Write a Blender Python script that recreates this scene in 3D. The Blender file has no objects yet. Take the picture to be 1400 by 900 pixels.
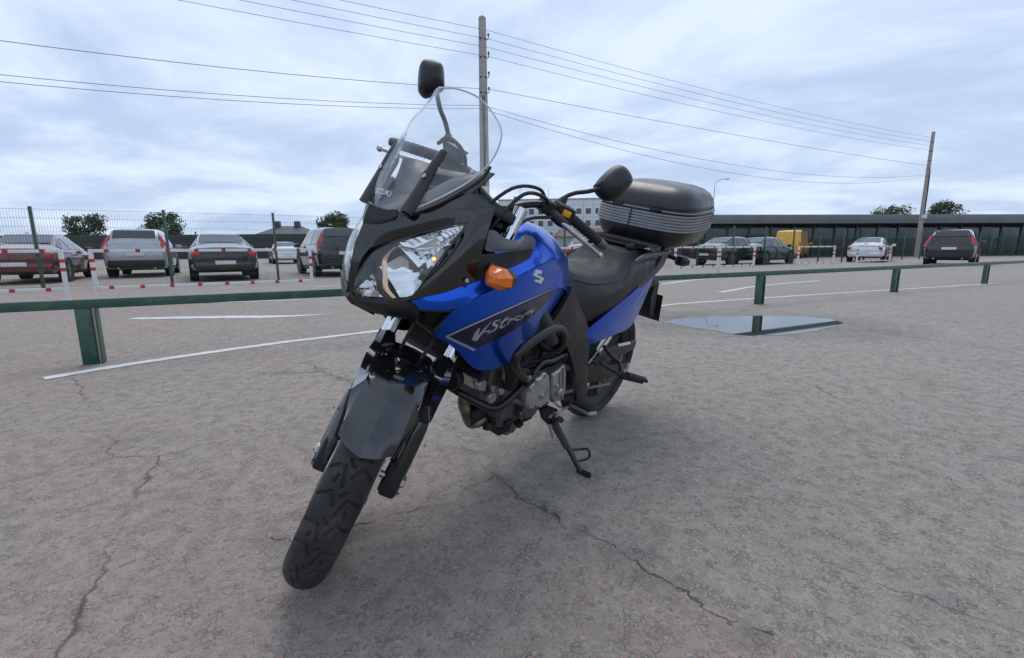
import bpy, bmesh, math, random
import numpy as np
from mathutils import Vector, Matrix
from mathutils.bvhtree import BVHTree
random.seed(7)
R = math.radians
scene = bpy.context.scene
col = scene.collection

# ------------------------------------------------------------------ camera
cam_data = bpy.data.cameras.new('camera'); cam = bpy.data.objects.new('camera', cam_data); col.objects.link(cam)
cam_data.sensor_fit = 'HORIZONTAL'; cam_data.sensor_width = 36; cam_data.lens = 16.423
cam_data.clip_start = .05; cam_data.clip_end = 3000
_yaw, _pit, _roll = 3.81356821, .170814372, -.0059957
_fw = Vector((math.cos(_yaw)*math.cos(_pit), math.sin(_yaw)*math.cos(_pit), -math.sin(_pit)))
_rt = Vector((math.sin(_yaw), -math.cos(_yaw), 0)); _up = _rt.cross(_fw)
_r2 = _rt*math.cos(_roll)+_up*math.sin(_roll); _u2 = -_rt*math.sin(_roll)+_up*math.cos(_roll)
_m = Matrix((_r2, _u2, -_fw)).transposed().to_4x4(); _m.translation = (2.23484, 1.23084, .91861)
cam.matrix_world = _m
scene.camera = cam

# ------------------------------------------------------------------ world, sun, exposure
SUN_EL, SUN_DIR = R(62), Vector((-.75, -.55, 0)).normalized()
world = bpy.data.worlds.new('World'); scene.world = world; world.use_nodes = True
wn, wl = world.node_tree.nodes, world.node_tree.links
wn.clear()
def wnode(t, **k):
    n = wn.new(t)
    for a, b in k.items(): setattr(n, a, b)
    return n
sky = wnode('ShaderNodeTexSky', sky_type='NISHITA', sun_disc=False, sun_elevation=SUN_EL, sun_rotation=math.atan2(SUN_DIR.x, SUN_DIR.y))
sky.air_density = 1.2; sky.dust_density = 1.5
tc = wnode('ShaderNodeTexCoord'); sep = wnode('ShaderNodeSeparateXYZ'); wl.new(tc.outputs['Generated'], sep.inputs[0])
zz = wnode('ShaderNodeMath', operation='MAXIMUM'); wl.new(sep.outputs['Z'], zz.inputs[0]); zz.inputs[1].default_value = 0
za = wnode('ShaderNodeMath', operation='ADD'); wl.new(zz.outputs[0], za.inputs[0]); za.inputs[1].default_value = .16
dv = wnode('ShaderNodeVectorMath', operation='SCALE'); wl.new(tc.outputs['Generated'], dv.inputs[0])
iv = wnode('ShaderNodeMath', operation='DIVIDE'); iv.inputs[0].default_value = 1; wl.new(za.outputs[0], iv.inputs[1]); wl.new(iv.outputs[0], dv.inputs['Scale'])
def wnoise(scale, detail, rough, off, dist=0.0):
    mp = wnode('ShaderNodeMapping'); wl.new(dv.outputs[0], mp.inputs[0]); mp.inputs['Location'].default_value = off
    mp.inputs['Rotation'].default_value = (0, 0, R(35)); mp.inputs['Scale'].default_value = (.8, .62, .6)
    n = wnode('ShaderNodeTexNoise'); wl.new(mp.outputs[0], n.inputs['Vector'])
    n.inputs['Scale'].default_value = scale; n.inputs['Detail'].default_value = detail; n.inputs['Roughness'].default_value = rough; n.inputs['Distortion'].default_value = dist
    return n
def wramp(src, a, b, ca=(0, 0, 0, 1), cb=(1, 1, 1, 1)):
    r = wnode('ShaderNodeValToRGB'); wl.new(src, r.inputs[0])
    r.color_ramp.elements[0].position = a; r.color_ramp.elements[1].position = b
    r.color_ramp.elements[0].color = ca; r.color_ramp.elements[1].color = cb; r.color_ramp.interpolation = 'EASE'
    return r
cover = wramp(wnoise(.75, 7, .55, (3.1, 1.7, 0), .4).outputs['Fac'], .28, .62, (.82, .82, .82, 1), (.98, .98, .98, 1))
tone = wramp(wnoise(1.5, 9, .58, (9.3, 4.2, 2), .3).outputs['Fac'], .36, .64)
cl = wnode('ShaderNodeMix', data_type='RGBA'); wl.new(tone.outputs[0], cl.inputs[0])
cl.inputs[6].default_value = (3.75, 4.7, 6.4, 1); cl.inputs[7].default_value = (5.7, 6.55, 7.95, 1)
mx = wnode('ShaderNodeMix', data_type='RGBA'); wl.new(cover.outputs[0], mx.inputs[0]); wl.new(sky.outputs[0], mx.inputs[6]); wl.new(cl.outputs[2], mx.inputs[7])
bg = wnode('ShaderNodeBackground'); wl.new(mx.outputs[2], bg.inputs['Color']); bg.inputs['Strength'].default_value = .1
wo = wnode('ShaderNodeOutputWorld'); wl.new(bg.outputs[0], wo.inputs[0])
sun_data = bpy.data.lights.new('sun', 'SUN'); sun = bpy.data.objects.new('sun', sun_data); col.objects.link(sun)
sun_data.energy = .95; sun_data.angle = R(40); sun_data.color = (1, .955, .89)
_sd = Vector((SUN_DIR.x*math.cos(SUN_EL), SUN_DIR.y*math.cos(SUN_EL), math.sin(SUN_EL)))
sun.rotation_euler = (-_sd).to_track_quat('-Z', 'Y').to_euler(); sun.location = (0, 0, 30)
scene.render.engine = 'CYCLES'
scene.view_settings.view_transform = 'Standard'; scene.view_settings.look = 'None'; scene.view_settings.exposure = .48; scene.view_settings.gamma = 1
scene.cycles.transparent_max_bounces = 16; scene.cycles.max_bounces = 7; scene.cycles.diffuse_bounces = 3; scene.cycles.glossy_bounces = 4

# ------------------------------------------------------------------ materials
MATS = {}
def mat(name, color, rough=.5, metal=0.0, coat=0.0, var=.12, vscale=30, bump=0.0, bscale=200, rvar=.1, spec=.5, dust=0.0, flake=0.0, coat_rough=.05):
    m = bpy.data.materials.new(name); m.use_nodes = True
    nt = m.node_tree; b = nt.nodes['Principled BSDF']
    b.inputs['Metallic'].default_value = metal; b.inputs['Specular IOR Level'].default_value = spec
    if coat: b.inputs['Coat Weight'].default_value = coat; b.inputs['Coat Roughness'].default_value = coat_rough
    t = nt.nodes.new('ShaderNodeTexCoord')
    n = nt.nodes.new('ShaderNodeTexNoise'); n.inputs['Scale'].default_value = vscale; n.inputs['Detail'].default_value = 2
    nt.links.new(t.outputs['Object'], n.inputs['Vector'])
    r = nt.nodes.new('ShaderNodeMapRange'); r.inputs['From Min'].default_value = .3; r.inputs['From Max'].default_value = .7
    r.inputs['To Min'].default_value = 1-var; r.inputs['To Max'].default_value = 1+var; nt.links.new(n.outputs['Fac'], r.inputs['Value'])
    v = nt.nodes.new('ShaderNodeVectorMath'); v.operation = 'SCALE'; v.inputs[0].default_value = color; nt.links.new(r.outputs[0], v.inputs['Scale'])
    out = v.outputs[0]
    if dust:
        n3 = nt.nodes.new('ShaderNodeTexNoise'); n3.inputs['Scale'].default_value = 9; n3.inputs['Detail'].default_value = 4; nt.links.new(t.outputs['Object'], n3.inputs['Vector'])
        r3 = nt.nodes.new('ShaderNodeMapRange'); r3.inputs['From Min'].default_value = .45; r3.inputs['From Max'].default_value = .75; r3.inputs['To Max'].default_value = dust; nt.links.new(n3.outputs['Fac'], r3.inputs['Value'])
        x = nt.nodes.new('ShaderNodeMix'); x.data_type = 'RGBA'; nt.links.new(r3.outputs[0], x.inputs[0]); nt.links.new(out, x.inputs[6]); x.inputs[7].default_value = (.3, .27, .23, 1); out = x.outputs[2]
    nt.links.new(out, b.inputs['Base Color'])
    n2 = nt.nodes.new('ShaderNodeTexNoise'); n2.inputs['Scale'].default_value = vscale*.6; n2.inputs['Detail'].default_value = 3; nt.links.new(t.outputs['Object'], n2.inputs['Vector'])
    r2 = nt.nodes.new('ShaderNodeMapRange'); r2.inputs['From Min'].default_value = .3; r2.inputs['From Max'].default_value = .7
    r2.inputs['To Min'].default_value = max(.02, rough-rvar); r2.inputs['To Max'].default_value = min(1, rough+rvar); nt.links.new(n2.outputs['Fac'], r2.inputs['Value'])
    nt.links.new(r2.outputs[0], b.inputs['Roughness'])
    if bump or flake:
        n4 = nt.nodes.new('ShaderNodeTexNoise'); n4.inputs['Scale'].default_value = bscale; n4.inputs['Detail'].default_value = 1; nt.links.new(t.outputs['Object'], n4.inputs['Vector'])
        bp = nt.nodes.new('ShaderNodeBump'); bp.inputs['Strength'].default_value = bump; bp.inputs['Distance'].default_value = .002; nt.links.new(n4.outputs['Fac'], bp.inputs['Height'])
        nt.links.new(bp.outputs[0], b.inputs['Normal'])
    MATS[name] = m
    return m
def clear_mat(name, tint=(.95, .96, .97), ior=1.45, rough=.02, scratch=.0):
    m = bpy.data.materials.new(name); m.use_nodes = True; nt = m.node_tree; nt.nodes.clear()
    o = nt.nodes.new('ShaderNodeOutputMaterial'); tr = nt.nodes.new('ShaderNodeBsdfTransparent'); tr.inputs[0].default_value = (*tint, 1)
    g = nt.nodes.new('ShaderNodeBsdfGlossy'); g.inputs['Roughness'].default_value = rough; g.inputs['Color'].default_value = (1, 1, 1, 1)
    lw = nt.nodes.new('ShaderNodeLayerWeight'); lw.inputs['Blend'].default_value = .5
    pw = nt.nodes.new('ShaderNodeMath'); pw.operation = 'POWER'; nt.links.new(lw.outputs['Facing'], pw.inputs[0]); pw.inputs[1].default_value = 5
    f = nt.nodes.new('ShaderNodeMapRange'); nt.links.new(pw.outputs[0], f.inputs['Value']); f.inputs['To Min'].default_value = ((ior-1)/(ior+1))**2; f.inputs['To Max'].default_value = .9
    mi = nt.nodes.new('ShaderNodeMixShader'); nt.links.new(f.outputs[0], mi.inputs[0]); nt.links.new(tr.outputs[0], mi.inputs[1]); nt.links.new(g.outputs[0], mi.inputs[2])
    last = mi.outputs[0]
    if scratch:
        d = nt.nodes.new('ShaderNodeBsdfDiffuse'); d.inputs[0].default_value = (.8, .8, .8, 1)
        t = nt.nodes.new('ShaderNodeTexCoord'); n = nt.nodes.new('ShaderNodeTexNoise'); n.inputs['Scale'].default_value = 14; n.inputs['Detail'].default_value = 8; nt.links.new(t.outputs['Object'], n.inputs['Vector'])
        r = nt.nodes.new('ShaderNodeMapRange'); r.inputs['From Min'].default_value = .42; r.inputs['From Max'].default_value = .72; r.inputs['To Max'].default_value = scratch; nt.links.new(n.outputs['Fac'], r.inputs['Value'])
        m2 = nt.nodes.new('ShaderNodeMixShader'); nt.links.new(r.outputs[0], m2.inputs[0]); nt.links.new(last, m2.inputs[1]); nt.links.new(d.outputs[0], m2.inputs[2]); last = m2.outputs[0]
    nt.links.new(last, o.inputs[0]); MATS[name] = m
    return m
def lamp_mat(name, color, strength):
    m = mat(name, color, .3); b = m.node_tree.nodes['Principled BSDF']
    b.inputs['Emission Color'].default_value = (*color, 1); b.inputs['Emission Strength'].default_value = strength
    return m
BLUE = mat('blue paint', (0, .090, .62), .26, .78, coat=.35, var=.05, vscale=6, rvar=.04, bump=.02, bscale=1500)
NAVY = mat('navy decal', (.008, .009, .045), .3, .2, coat=.2, var=.06)
SILVERDECAL = mat('silver decal', (.42, .42, .44), .35, .4, coat=.6, var=.05)
GLOSS = mat('gloss black', (.005, .0052, .006), .10, 0, coat=.7, var=.3, rvar=.05, dust=.012)
FENDER = mat('fender black', (.008, .0088, .010), .13, 0, coat=.9, var=.3, rvar=.06, dust=.015)
SATIN = mat('satin black plastic', (.010, .010, .011), .40, 0, var=.15, bump=.08, bscale=900, dust=.015)
GREYP = mat('grey plastic', (.06, .063, .07), .45, 0, var=.06, bump=.05, bscale=900)
MATTE = mat('matte black plastic', (.007, .007, .0075), .6, 0, var=.2, bump=.15, bscale=700, dust=.04)
FRAME = mat('dark frame metal', (.020, .0195, .019), .42, .2, var=.12, bump=.05, bscale=500, dust=.02)
BARS = mat('black powder coat', (.006, .006, .0065), .34, 0, coat=.1, var=.15, bump=.08, bscale=600, dust=.03)
RUBBER = mat('tyre rubber', (.019, .018, .0175), .72, 0, var=.25, vscale=40, bump=.25, bscale=400, dust=.16)
GRIP = mat('grip rubber', (.014, .014, .014), .7, 0, var=.2, bump=.2, bscale=500)
SEATTOP = mat('seat top fabric', (.026, .027, .029), .6, 0, var=.1, bump=.2, bscale=1400, spec=.3)
VINYL = mat('seat vinyl', (.011, .0115, .0125), .43, 0, var=.1, bump=.12, bscale=1100, spec=.45)
ALU = mat('cast aluminium', (.44, .425, .40), .42, .65, var=.14, bump=.12, bscale=350, dust=.12)
DARKALU = mat('dark aluminium', (.12, .118, .115), .5, .6, var=.2, bump=.15, bscale=300, dust=.15)
CHROME = mat('chrome tube', (.72, .73, .75), .08, 1, var=.03, rvar=.03)
STEEL = mat('brushed steel', (.45, .44, .43), .32, .9, var=.1)
EXH = mat('exhaust steel', (.24, .20, .165), .38, .85, var=.35, vscale=25, dust=.1)
HOSE = mat('black hose', (.012, .012, .012), .5, 0, var=.1)
RIM = mat('grey wheel paint', (.028, .029, .03), .6, .1, var=.1, dust=.06)
AMBER = mat('amber lens', (.75, .16, .01), .18, 0, coat=.8, var=.15, vscale=60)
YELLOW = mat('yellow switch', (.85, .42, .01), .4, 0, var=.05)
RED = mat('red reflector', (.55, .01, .012), .15, 0, coat=.8, var=.2)
CASE = mat('top case plastic', (.008, .0083, .009), .33, 0, coat=.15, var=.12, bump=.1, bscale=800, dust=.02, coat_rough=.2)
BAND = mat('grey case band', (.27, .275, .285), .45, .2, var=.08)
REFLECT = mat('headlight reflector', (.82, .83, .85), .07, 1, var=.04, rvar=.03)
BULBSHEEN = mat('bezel with painted bulb reflection', (.95, .66, .42), .25, .85, var=.1)  # chrome bezel; the bulb's orange reflection is painted into its colour
LENS = clear_mat('clear lens', (.96, .965, .97), 1.5, .015)
SCREEN = clear_mat('windscreen acrylic', (.95, .96, .965), 1.49, .02, scratch=.075)
EDGE = mat('acrylic edge', (.55, .58, .6), .25, 0, var=.05)
MIRGLASS = mat('mirror glass', (.8, .82, .84), .03, 1, var=.02, rvar=.01)
BULB = lamp_mat('parking lamp bulb', (1, .40, .09), 1.8)
BADGE = mat('bright badge', (.78, .79, .8), .18, .55, coat=.5, var=.03)
STICK = mat('white label', (.6, .6, .58), .5, 0, var=.1)
WHITEPRINT = mat('white print', (.75, .76, .78), .4, 0, var=.03)

# ------------------------------------------------------------------ mesh helpers
def comb(*vfs):
    V, F = [], []
    for v, f in vfs:
        n = len(V); V += [tuple(p) for p in v]; F += [tuple(i+n for i in q) for q in f]
    return V, F
def put(name, vf, m, parent=None, sharp=38, xf=None, shared=None):
    v, f = vf
    if xf: v = [xf(p) for p in v]
    me = bpy.data.meshes.new(name); me.from_pydata([tuple(p) for p in v], [], [tuple(q) for q in f]); me.validate()
    bm = bmesh.new(); bm.from_mesh(me); bmesh.ops.recalc_face_normals(bm, faces=bm.faces); bm.to_mesh(me); bm.free()
    for p in me.polygons: p.use_smooth = True
    me.set_sharp_from_angle(angle=R(sharp))
    me.materials.append(m)
    o = bpy.data.objects.new(name, me); col.objects.link(o)
    if parent: o.parent = parent
    return o
def tag(o, label=None, cat=None, group=None, kind=None):
    if label: o['label'] = label
    if cat: o['category'] = cat
    if group: o['group'] = group
    if kind: o['kind'] = kind
    return o
def empty(name, loc=(0, 0, 0), rz=0):
    o = bpy.data.objects.new(name, None); col.objects.link(o); o.location = loc; o.rotation_euler = (0, 0, rz); o.empty_display_size = .2
    return o
def copy_tree(o, parent=None):
    c = o.copy(); col.objects.link(c)
    if parent: c.parent = parent
    for ch in list(o.children): copy_tree(ch, c)
    return c
def crom(pts, res):
    P = [Vector(p) for p in pts]
    if res <= 1 or len(P) < 3: return P
    out = []
    for i in range(len(P)-1):
        p0 = P[i-1] if i else P[0]*2-P[1]; p1, p2 = P[i], P[i+1]; p3 = P[i+2] if i+2 < len(P) else P[-1]*2-P[-2]
        for k in range(res):
            t = k/res
            out.append(.5*((2*p1)+(-p0+p2)*t+(2*p0-5*p1+4*p2-p3)*t*t+(-p0+3*p1-3*p2+p3)*t**3))
    return out+[P[-1]]
def lerp_list(a, n):
    a = list(a); m = len(a)-1
    return [a[min(int(i*m/(n-1)), m-1)]*(1-(i*m/(n-1)-min(int(i*m/(n-1)), m-1)))+a[min(int(i*m/(n-1)), m-1)+1]*(i*m/(n-1)-min(int(i*m/(n-1)), m-1)) for i in range(n)]
def tube(pts, r, n=12, res=6, flat=1.0, upv=None):
    P = crom(pts, res); N = len(P)
    rr = lerp_list(r, N) if isinstance(r, (list, tuple)) else [r]*N
    V, F = [], []
    t0 = (P[1]-P[0]).normalized()
    a = Vector(upv) if upv else (Vector((0, 0, 1)) if abs(t0.z) < .9 else Vector((1, 0, 0)))
    u = (a-t0*a.dot(t0)).normalized()
    for i, p in enumerate(P):
        t = (P[min(i+1, N-1)]-P[max(i-1, 0)]).normalized()
        u = (u-t*u.dot(t)).normalized(); w = t.cross(u)
        for k in range(n):
            an = 2*math.pi*k/n; V.append(p+(u*math.cos(an)*flat+w*math.sin(an))*rr[i])
    for i in range(N-1):
        for k in range(n): F.append((i*n+k, i*n+(k+1) % n, (i+1)*n+(k+1) % n, (i+1)*n+k))
    F.append(tuple(range(n))[::-1]); F.append(tuple((N-1)*n+k for k in range(n)))
    return V, F
def loft(rings, caps=True, closed=True):
    n = len(rings[0]); V = [p for r in rings for p in r]; F = []
    for i in range(len(rings)-1):
        for k in range(n if closed else n-1): F.append((i*n+k, i*n+(k+1) % n, (i+1)*n+(k+1) % n, (i+1)*n+k))
    if caps: F.append(tuple(range(n))[::-1]); F.append(tuple((len(rings)-1)*n+k for k in range(n)))
    return V, F
def lathe(prof, n=48, axis='y', c=(0, 0, 0), full=True):
    """prof: (radius, offset along axis); closed profile loop"""
    V, F = [], []; m = len(prof); c = Vector(c)
    for i in range(n):
        a = 2*math.pi*i/n; ca, sa = math.cos(a), math.sin(a)
        for r, h in prof:
            V.append(c+{'y': Vector((r*ca, h, r*sa)), 'z': Vector((r*ca, r*sa, h)), 'x': Vector((h, r*ca, r*sa))}[axis])
    for i in range(n):
        for k in range(m if full else m-1):
            F.append((i*m+k, i*m+(k+1) % m, ((i+1) % n)*m+(k+1) % m, ((i+1) % n)*m+k))
    return V, F
def disc(c, nrm, r, h, n=24, bev=.0):
    c, z = Vector(c), Vector(nrm).normalized(); a = Vector((0, 0, 1)) if abs(z.z) < .9 else Vector((1, 0, 0)); u = a.cross(z).normalized(); w = z.cross(u)
    def ring(rad, off): return [c+z*off+(u*math.cos(2*math.pi*k/n)+w*math.sin(2*math.pi*k/n))*rad for k in range(n)]
    rs = [ring(r, 0), ring(r, h-bev), ring(r-bev, h)] if bev else [ring(r, 0), ring(r, h)]
    return loft(rs)
def box(c, s, rot=None, bev=0.0):
    bm = bmesh.new(); bmesh.ops.create_cube(bm, size=1)
    for v in bm.verts: v.co = Vector((v.co.x*s[0], v.co.y*s[1], v.co.z*s[2]))
    if bev: bmesh.ops.bevel(bm, geom=list(bm.edges), offset=bev, segments=2, affect='EDGES', profile=.6)
    M = Matrix.Translation(Vector(c)) @ (rot.to_4x4() if rot else Matrix())
    bm.verts.index_update(); V = [M @ v.co for v in bm.verts]; F = [tuple(v.index for v in f.verts) for f in bm.faces]; bm.free()
    return V, F
def boxp(a, b, w, h, bev=0.0, upv=(0, 0, 1)):
    """bar from a to b, w wide (sideways), h high"""
    a, b = Vector(a), Vector(b); d = b-a; x = d.normalized(); y = Vector(upv).cross(x).normalized(); z = x.cross(y)
    return box((a+b)/2, (d.length, w, h), Matrix((x, y, z)).transposed(), bev)
def plate(outline, th, nrm=None, bev=0.0):
    """flat-ish polygon given by 3D points, thickened along its normal"""
    P = [Vector(p) for p in outline]
    if nrm is None:
        n = Vector((0, 0, 0))
        for i in range(len(P)): n += P[i].cross(P[(i+1) % len(P)])
        nrm = n.normalized()
    nrm = Vector(nrm).normalized(); n = len(P); cen = sum(P, Vector())/n
    if bev:
        ins = [p+(cen-p).normalized()*bev for p in P]
        return loft([ins, [p+nrm*bev for p in P], [p+nrm*(th-bev) for p in P], [p+nrm*th for p in ins]])
    return loft([P, [p+nrm*th for p in P]])
def patch(rows, nu=5, nv=5, th=.003, flip=False):
    """smooth panel through a grid of points, with real thickness"""
    g1 = [crom(r, nu) for r in rows]; cols = [crom([g1[j][i] for j in range(len(g1))], nv) for i in range(len(g1[0]))]
    nU, nV = len(cols), len(cols[0]); V = [cols[i][j] for i in range(nU) for j in range(nV)]
    F = [(i*nV+j, (i+1)*nV+j, (i+1)*nV+j+1, i*nV+j+1) for i in range(nU-1) for j in range(nV-1)]
    if flip: F = [f[::-1] for f in F]
    if not th: return V, F
    N = [Vector((0, 0, 0)) for _ in V]
    for f in F:
        a, b, c, d = (V[k] for k in f); nn = (c-a).cross(d-b)
        for k in f: N[k] += nn
    n = len(V); V2 = V+[V[k]-(N[k].normalized() if N[k].length > 1e-12 else Vector((0, 0, 0)))*th for k in range(n)]
    F2 = F+[tuple(k+n for k in f[::-1]) for f in F]
    bd = [i*nV for i in range(nU)]+[(nU-1)*nV+j for j in range(1, nV)]+[i*nV+nV-1 for i in range(nU-2, -1, -1)]+[j for j in range(nV-2, 0, -1)]
    for k in range(len(bd)):
        a, b = bd[k], bd[(k+1) % len(bd)]; F2.append((a, a+n, b+n, b))
    return V2, F2
def mir(vf): return [(p[0], -p[1], p[2]) for p in vf[0]], [f[::-1] for f in vf[1]]
def half(rows): return rows

# ------------------------------------------------------------------ motorcycle (x forward, y to its left, z up; leans on its stand)
LEAN, STEER, RAKE = .224786738, .773336701, R(26)
AXD = Vector((-math.sin(RAKE), 0, math.cos(RAKE))); PFD = Vector((math.cos(RAKE), 0, math.sin(RAKE))); A0 = Vector((1.65, 0, 0))
QS = Matrix.Rotation(STEER, 3, AXD)
def st(p): return A0+QS @ (Vector(p)-A0)
def fk(s, off=.04, y=0.0): return A0+AXD*s+PFD*off+Vector((0, y, 0))
bike = empty('motorcycle', (0, .055*0-(.055)*math.sin(LEAN), .055-.055*math.cos(LEAN))); bike.rotation_euler = (-LEAN, 0, 0)
tag(bike, 'blue and black touring motorcycle leaning on its side stand, with windscreen and top case', 'motorcycle')
def part(name, vf, m, parent=None, **k): return put(name, vf, m, parent or bike, **k)
def spart(name, vf, m, parent=None, **k): return put(name, vf, m, parent or bike, xf=st, **k)
def both(name, vf, m, **k): return part(name, vf, m, **k), part(name, mir(vf), m, **k)

# ---- wheels
def tread_tyre(rad, half_w, c, pitch_n, seed):
    nc, npf = 840, 44
    side_r = rad-.062 if half_w < .06 else rad-.075
    a = np.linspace(-1, 1, npf)
    ang = a*1.42                                             # tread arc then sidewall
    crown = half_w
    py = np.sin(ang)*crown; pr = rad-(1-np.cos(ang))*crown*.92
    arc = a*1.42*crown                                       # lateral surface distance
    s = np.linspace(0, 1, nc, endpoint=False)*pitch_n
    circ = 2*math.pi*rad/pitch_n
    segs = [((-1.15, .12), (-.42, .30)), ((-.42, .30), (-.12, .10)), ((1.15, .62), (.42, .80)), ((.42, .80), (.12, .60)),
            ((-1.15, .62), (-.62, .72)), ((1.15, .12), (.62, .22)), ((-.10, .42), (-.34, .74)), ((.10, .92), (.34, 1.24)),
            ((.02, .28), (.20, .36)), ((-.02, .78), (-.20, .86)), ((-.55, .45), (-.45, .55)), ((.55, .95), (.45, 1.05))]
    S, A = np.meshgrid(s % 1.0, arc, indexing='ij')
    D = np.full(S.shape, 9.0); hw = crown*.98
    for (t0, s0), (t1, s1) in segs:
        for sh in (-1, 0, 1):
            p0 = np.array([t0*hw, (s0+sh)*circ]); p1 = np.array([t1*hw, (s1+sh)*circ]); d = p1-p0
            X_, Y_ = A-p0[0], S*circ-p0[1]; h = np.clip((X_*d[0]+Y_*d[1])/(d@d), 0, 1)
            D = np.minimum(D, np.hypot(X_-d[0]*h, Y_-d[1]*h))
    dep = .0055*np.clip((.0042-D)/.0012, 0, 1)*(np.abs(A) < hw*1.18)
    V, F = [], []
    inner = [(rad-crown*1.15, crown*.80), (side_r-.012, crown*.62), (side_r-.012, -crown*.62), (rad-crown*1.15, -crown*.80)]
    m = npf+len(inner)
    for i in range(nc):
        th = 2*math.pi*i/nc; ct, sn = math.cos(th), math.sin(th)
        for k in range(npf):
            r = pr[k]-dep[i, k]*math.cos(ang[k]); y = py[k]-dep[i, k]*math.sin(ang[k])
            V.append((c[0]+r*ct, c[1]+y, c[2]+r*sn))
        for r, y in inner: V.append((c[0]+r*ct, c[1]+y, c[2]+r*sn))
    for i in range(nc):
        j = (i+1) % nc
        for k in range(m): F.append((i*m+k, i*m+(k+1) % m, j*m+(k+1) % m, j*m+k))
    return V, F
def wheel_rim(r_out, w, c, spokes=3):
    c = Vector(c)
    prof = [(r_out, w), (r_out+.012, w+.004), (r_out+.012, w-.006), (r_out-.012, w*.6), (r_out-.022, 0), (r_out-.012, -w*.6), (r_out+.012, -w+.006), (r_out+.012, -w-.004), (r_out, -w), (r_out-.03, -w*.55), (r_out-.034, 0), (r_out-.03, w*.55)]
    parts = [lathe(prof, 72, 'y', c), lathe([(.045, .06), (.05, .05), (.05, -.05), (.045, -.06), (.012, -.06), (.012, .06)], 32, 'y', c)]
    for k in range(spokes):
        for d in (-.16, .16):
            a = 2*math.pi*k/spokes+.5
            p0 = c+Vector((math.cos(a+d*1.6)*.045, 0, math.sin(a+d*1.6)*.045)); p1 = c+Vector((math.cos(a+d)*(r_out-.028), 0, math.sin(a+d)*(r_out-.028)))
            parts.append(tube([p0, p0.lerp(p1, .5), p1], [.02, .014, .018], 10, 4, 1.0))
    return comb(*parts)
AXF = (1.54, 0, .33); AXR = (0, 0, .32)
fw_ = empty('front_wheel'); fw_.parent = bike
spart('tyre', tread_tyre(.33, .056, AXF, 15, 1), RUBBER, fw_, sharp=30)
spart('rim', wheel_rim(.255, .036, AXF), RIM, fw_)
for s in (-1, 1):
    dsk = lathe([(.155, .0025), (.155, -.0025), (.118, -.0025), (.118, .0025)], 60, 'y', (AXF[0], s*.062, AXF[2]))
    arms = [boxp((AXF[0]+.03*math.cos(a), s*.062, AXF[2]+.03*math.sin(a)), (AXF[0]+.125*math.cos(a), s*.062, AXF[2]+.125*math.sin(a)), .004, .014, 0, (0, 1, 0)) for a in [k*math.pi/3 for k in range(6)]]
    spart('brake_disc', comb(dsk, *arms), STEEL, fw_)
rw_ = empty('rear_wheel'); rw_.parent = bike
part('tyre', tread_tyre(.32, .074, AXR, 13, 2), RUBBER, rw_, sharp=30)
part('rim', wheel_rim(.232, .052, AXR), RIM, rw_)
part('sprocket', comb(lathe([(.108, .085), (.108, .078), (.07, .078), (.07, .085)], 60, 'y', AXR), *[boxp((.03*math.cos(a), .081, .32+.03*math.sin(a)), (.08*math.cos(a), .081, .32+.08*math.sin(a)), .006, .016, 0, (0, 1, 0)) for a in [k*2*math.pi/5 for k in range(5)]]), DARKALU, rw_)
part('brake_disc', lathe([(.12, -.092), (.12, -.097), (.085, -.097), (.085, -.092)], 48, 'y', AXR), STEEL, rw_)

# ---- front fork
for s in (-1, 1):
    y = .016+s*.098
    ft = spart('fork_tube', tube([fk(.56, .04, y), fk(1.235, .04, y)], .0215, 20, 1), CHROME)
    leg = spart('fork_leg', comb(tube([fk(.30, .04, y), fk(.36, .04, y), fk(.50, .04, y), fk(.64, .04, y), fk(.70, .04, y)], [.028, .029, .026, .025, .025], 20, 3)), MATTE)
    spart('dust_seal', tube([fk(.695, .04, y), fk(.725, .04, y)], .0255, 20, 1), GRIP, leg)
    spart('axle_lug', comb(box(fk(.345, .044, y), (.07, .05, .10), Matrix.Rotation(-RAKE, 3, 'Y'), .012)), MATTE, leg)
    spart('axle_nut', disc((AXF[0], y+s*.026, AXF[2]), (0, s, 0), .017, .012, 6, .002), STEEL, leg)
    # plastic fork protector, wrapped round the front and outside of the leg
    def sec(sv, w, dpt, off): return [fk(sv, off-dpt, y+s*w*.95), fk(sv, off+dpt*.2, y+s*w), fk(sv, off+dpt, y+s*w*.35), fk(sv, off+dpt*1.02, y-s*w*.45), fk(sv, off+dpt*.2, y-s*w*.9)]
    pr = patch([sec(.53, .027, .026, .045), sec(.50, .030, .030, .046), sec(.42, .031, .032, .046), sec(.365, .031, .030, .045), sec(.30, .030, .028, .044)], 4, 3, .003)
    cov = spart('fork_protector', pr, FENDER)
    spart('bolt', disc(fk(.47, .055, y+s*.040), Vector((.2, s, .1)), .0048, .005, 8, .001), STEEL, cov)
    spart('bolt', disc(fk(.315, .06, y+s*.030), Vector((.5, s, .1)), .0048, .005, 8, .001), STEEL, cov)
    cal = spart('brake_caliper', comb(box((AXF[0]-.125, s*.075, AXF[2]+.085), (.075, .062, .12), Matrix.Rotation(-.5, 3, 'Y'), .012), box((AXF[0]-.10, s*.085, AXF[2]+.06), (.07, .02, .07), None, .006)), DARKALU)
spart('axle', tube([(AXF[0], -.125, AXF[2]), (AXF[0], .125, AXF[2])], .011, 14, 1), STEEL)
for sv, zname in ((.86, 'lower_triple_clamp'), (1.17, 'upper_triple_clamp')):
    spart(zname, comb(plate([fk(sv, .075, -.10), fk(sv, .07, .10), fk(sv, .04, .135), fk(sv, .0, .12), fk(sv, -.04, .04), fk(sv, -.04, -.04), fk(sv, .0, -.12), fk(sv, .04, -.135)], .032, AXD, .004)), FRAME)
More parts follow.
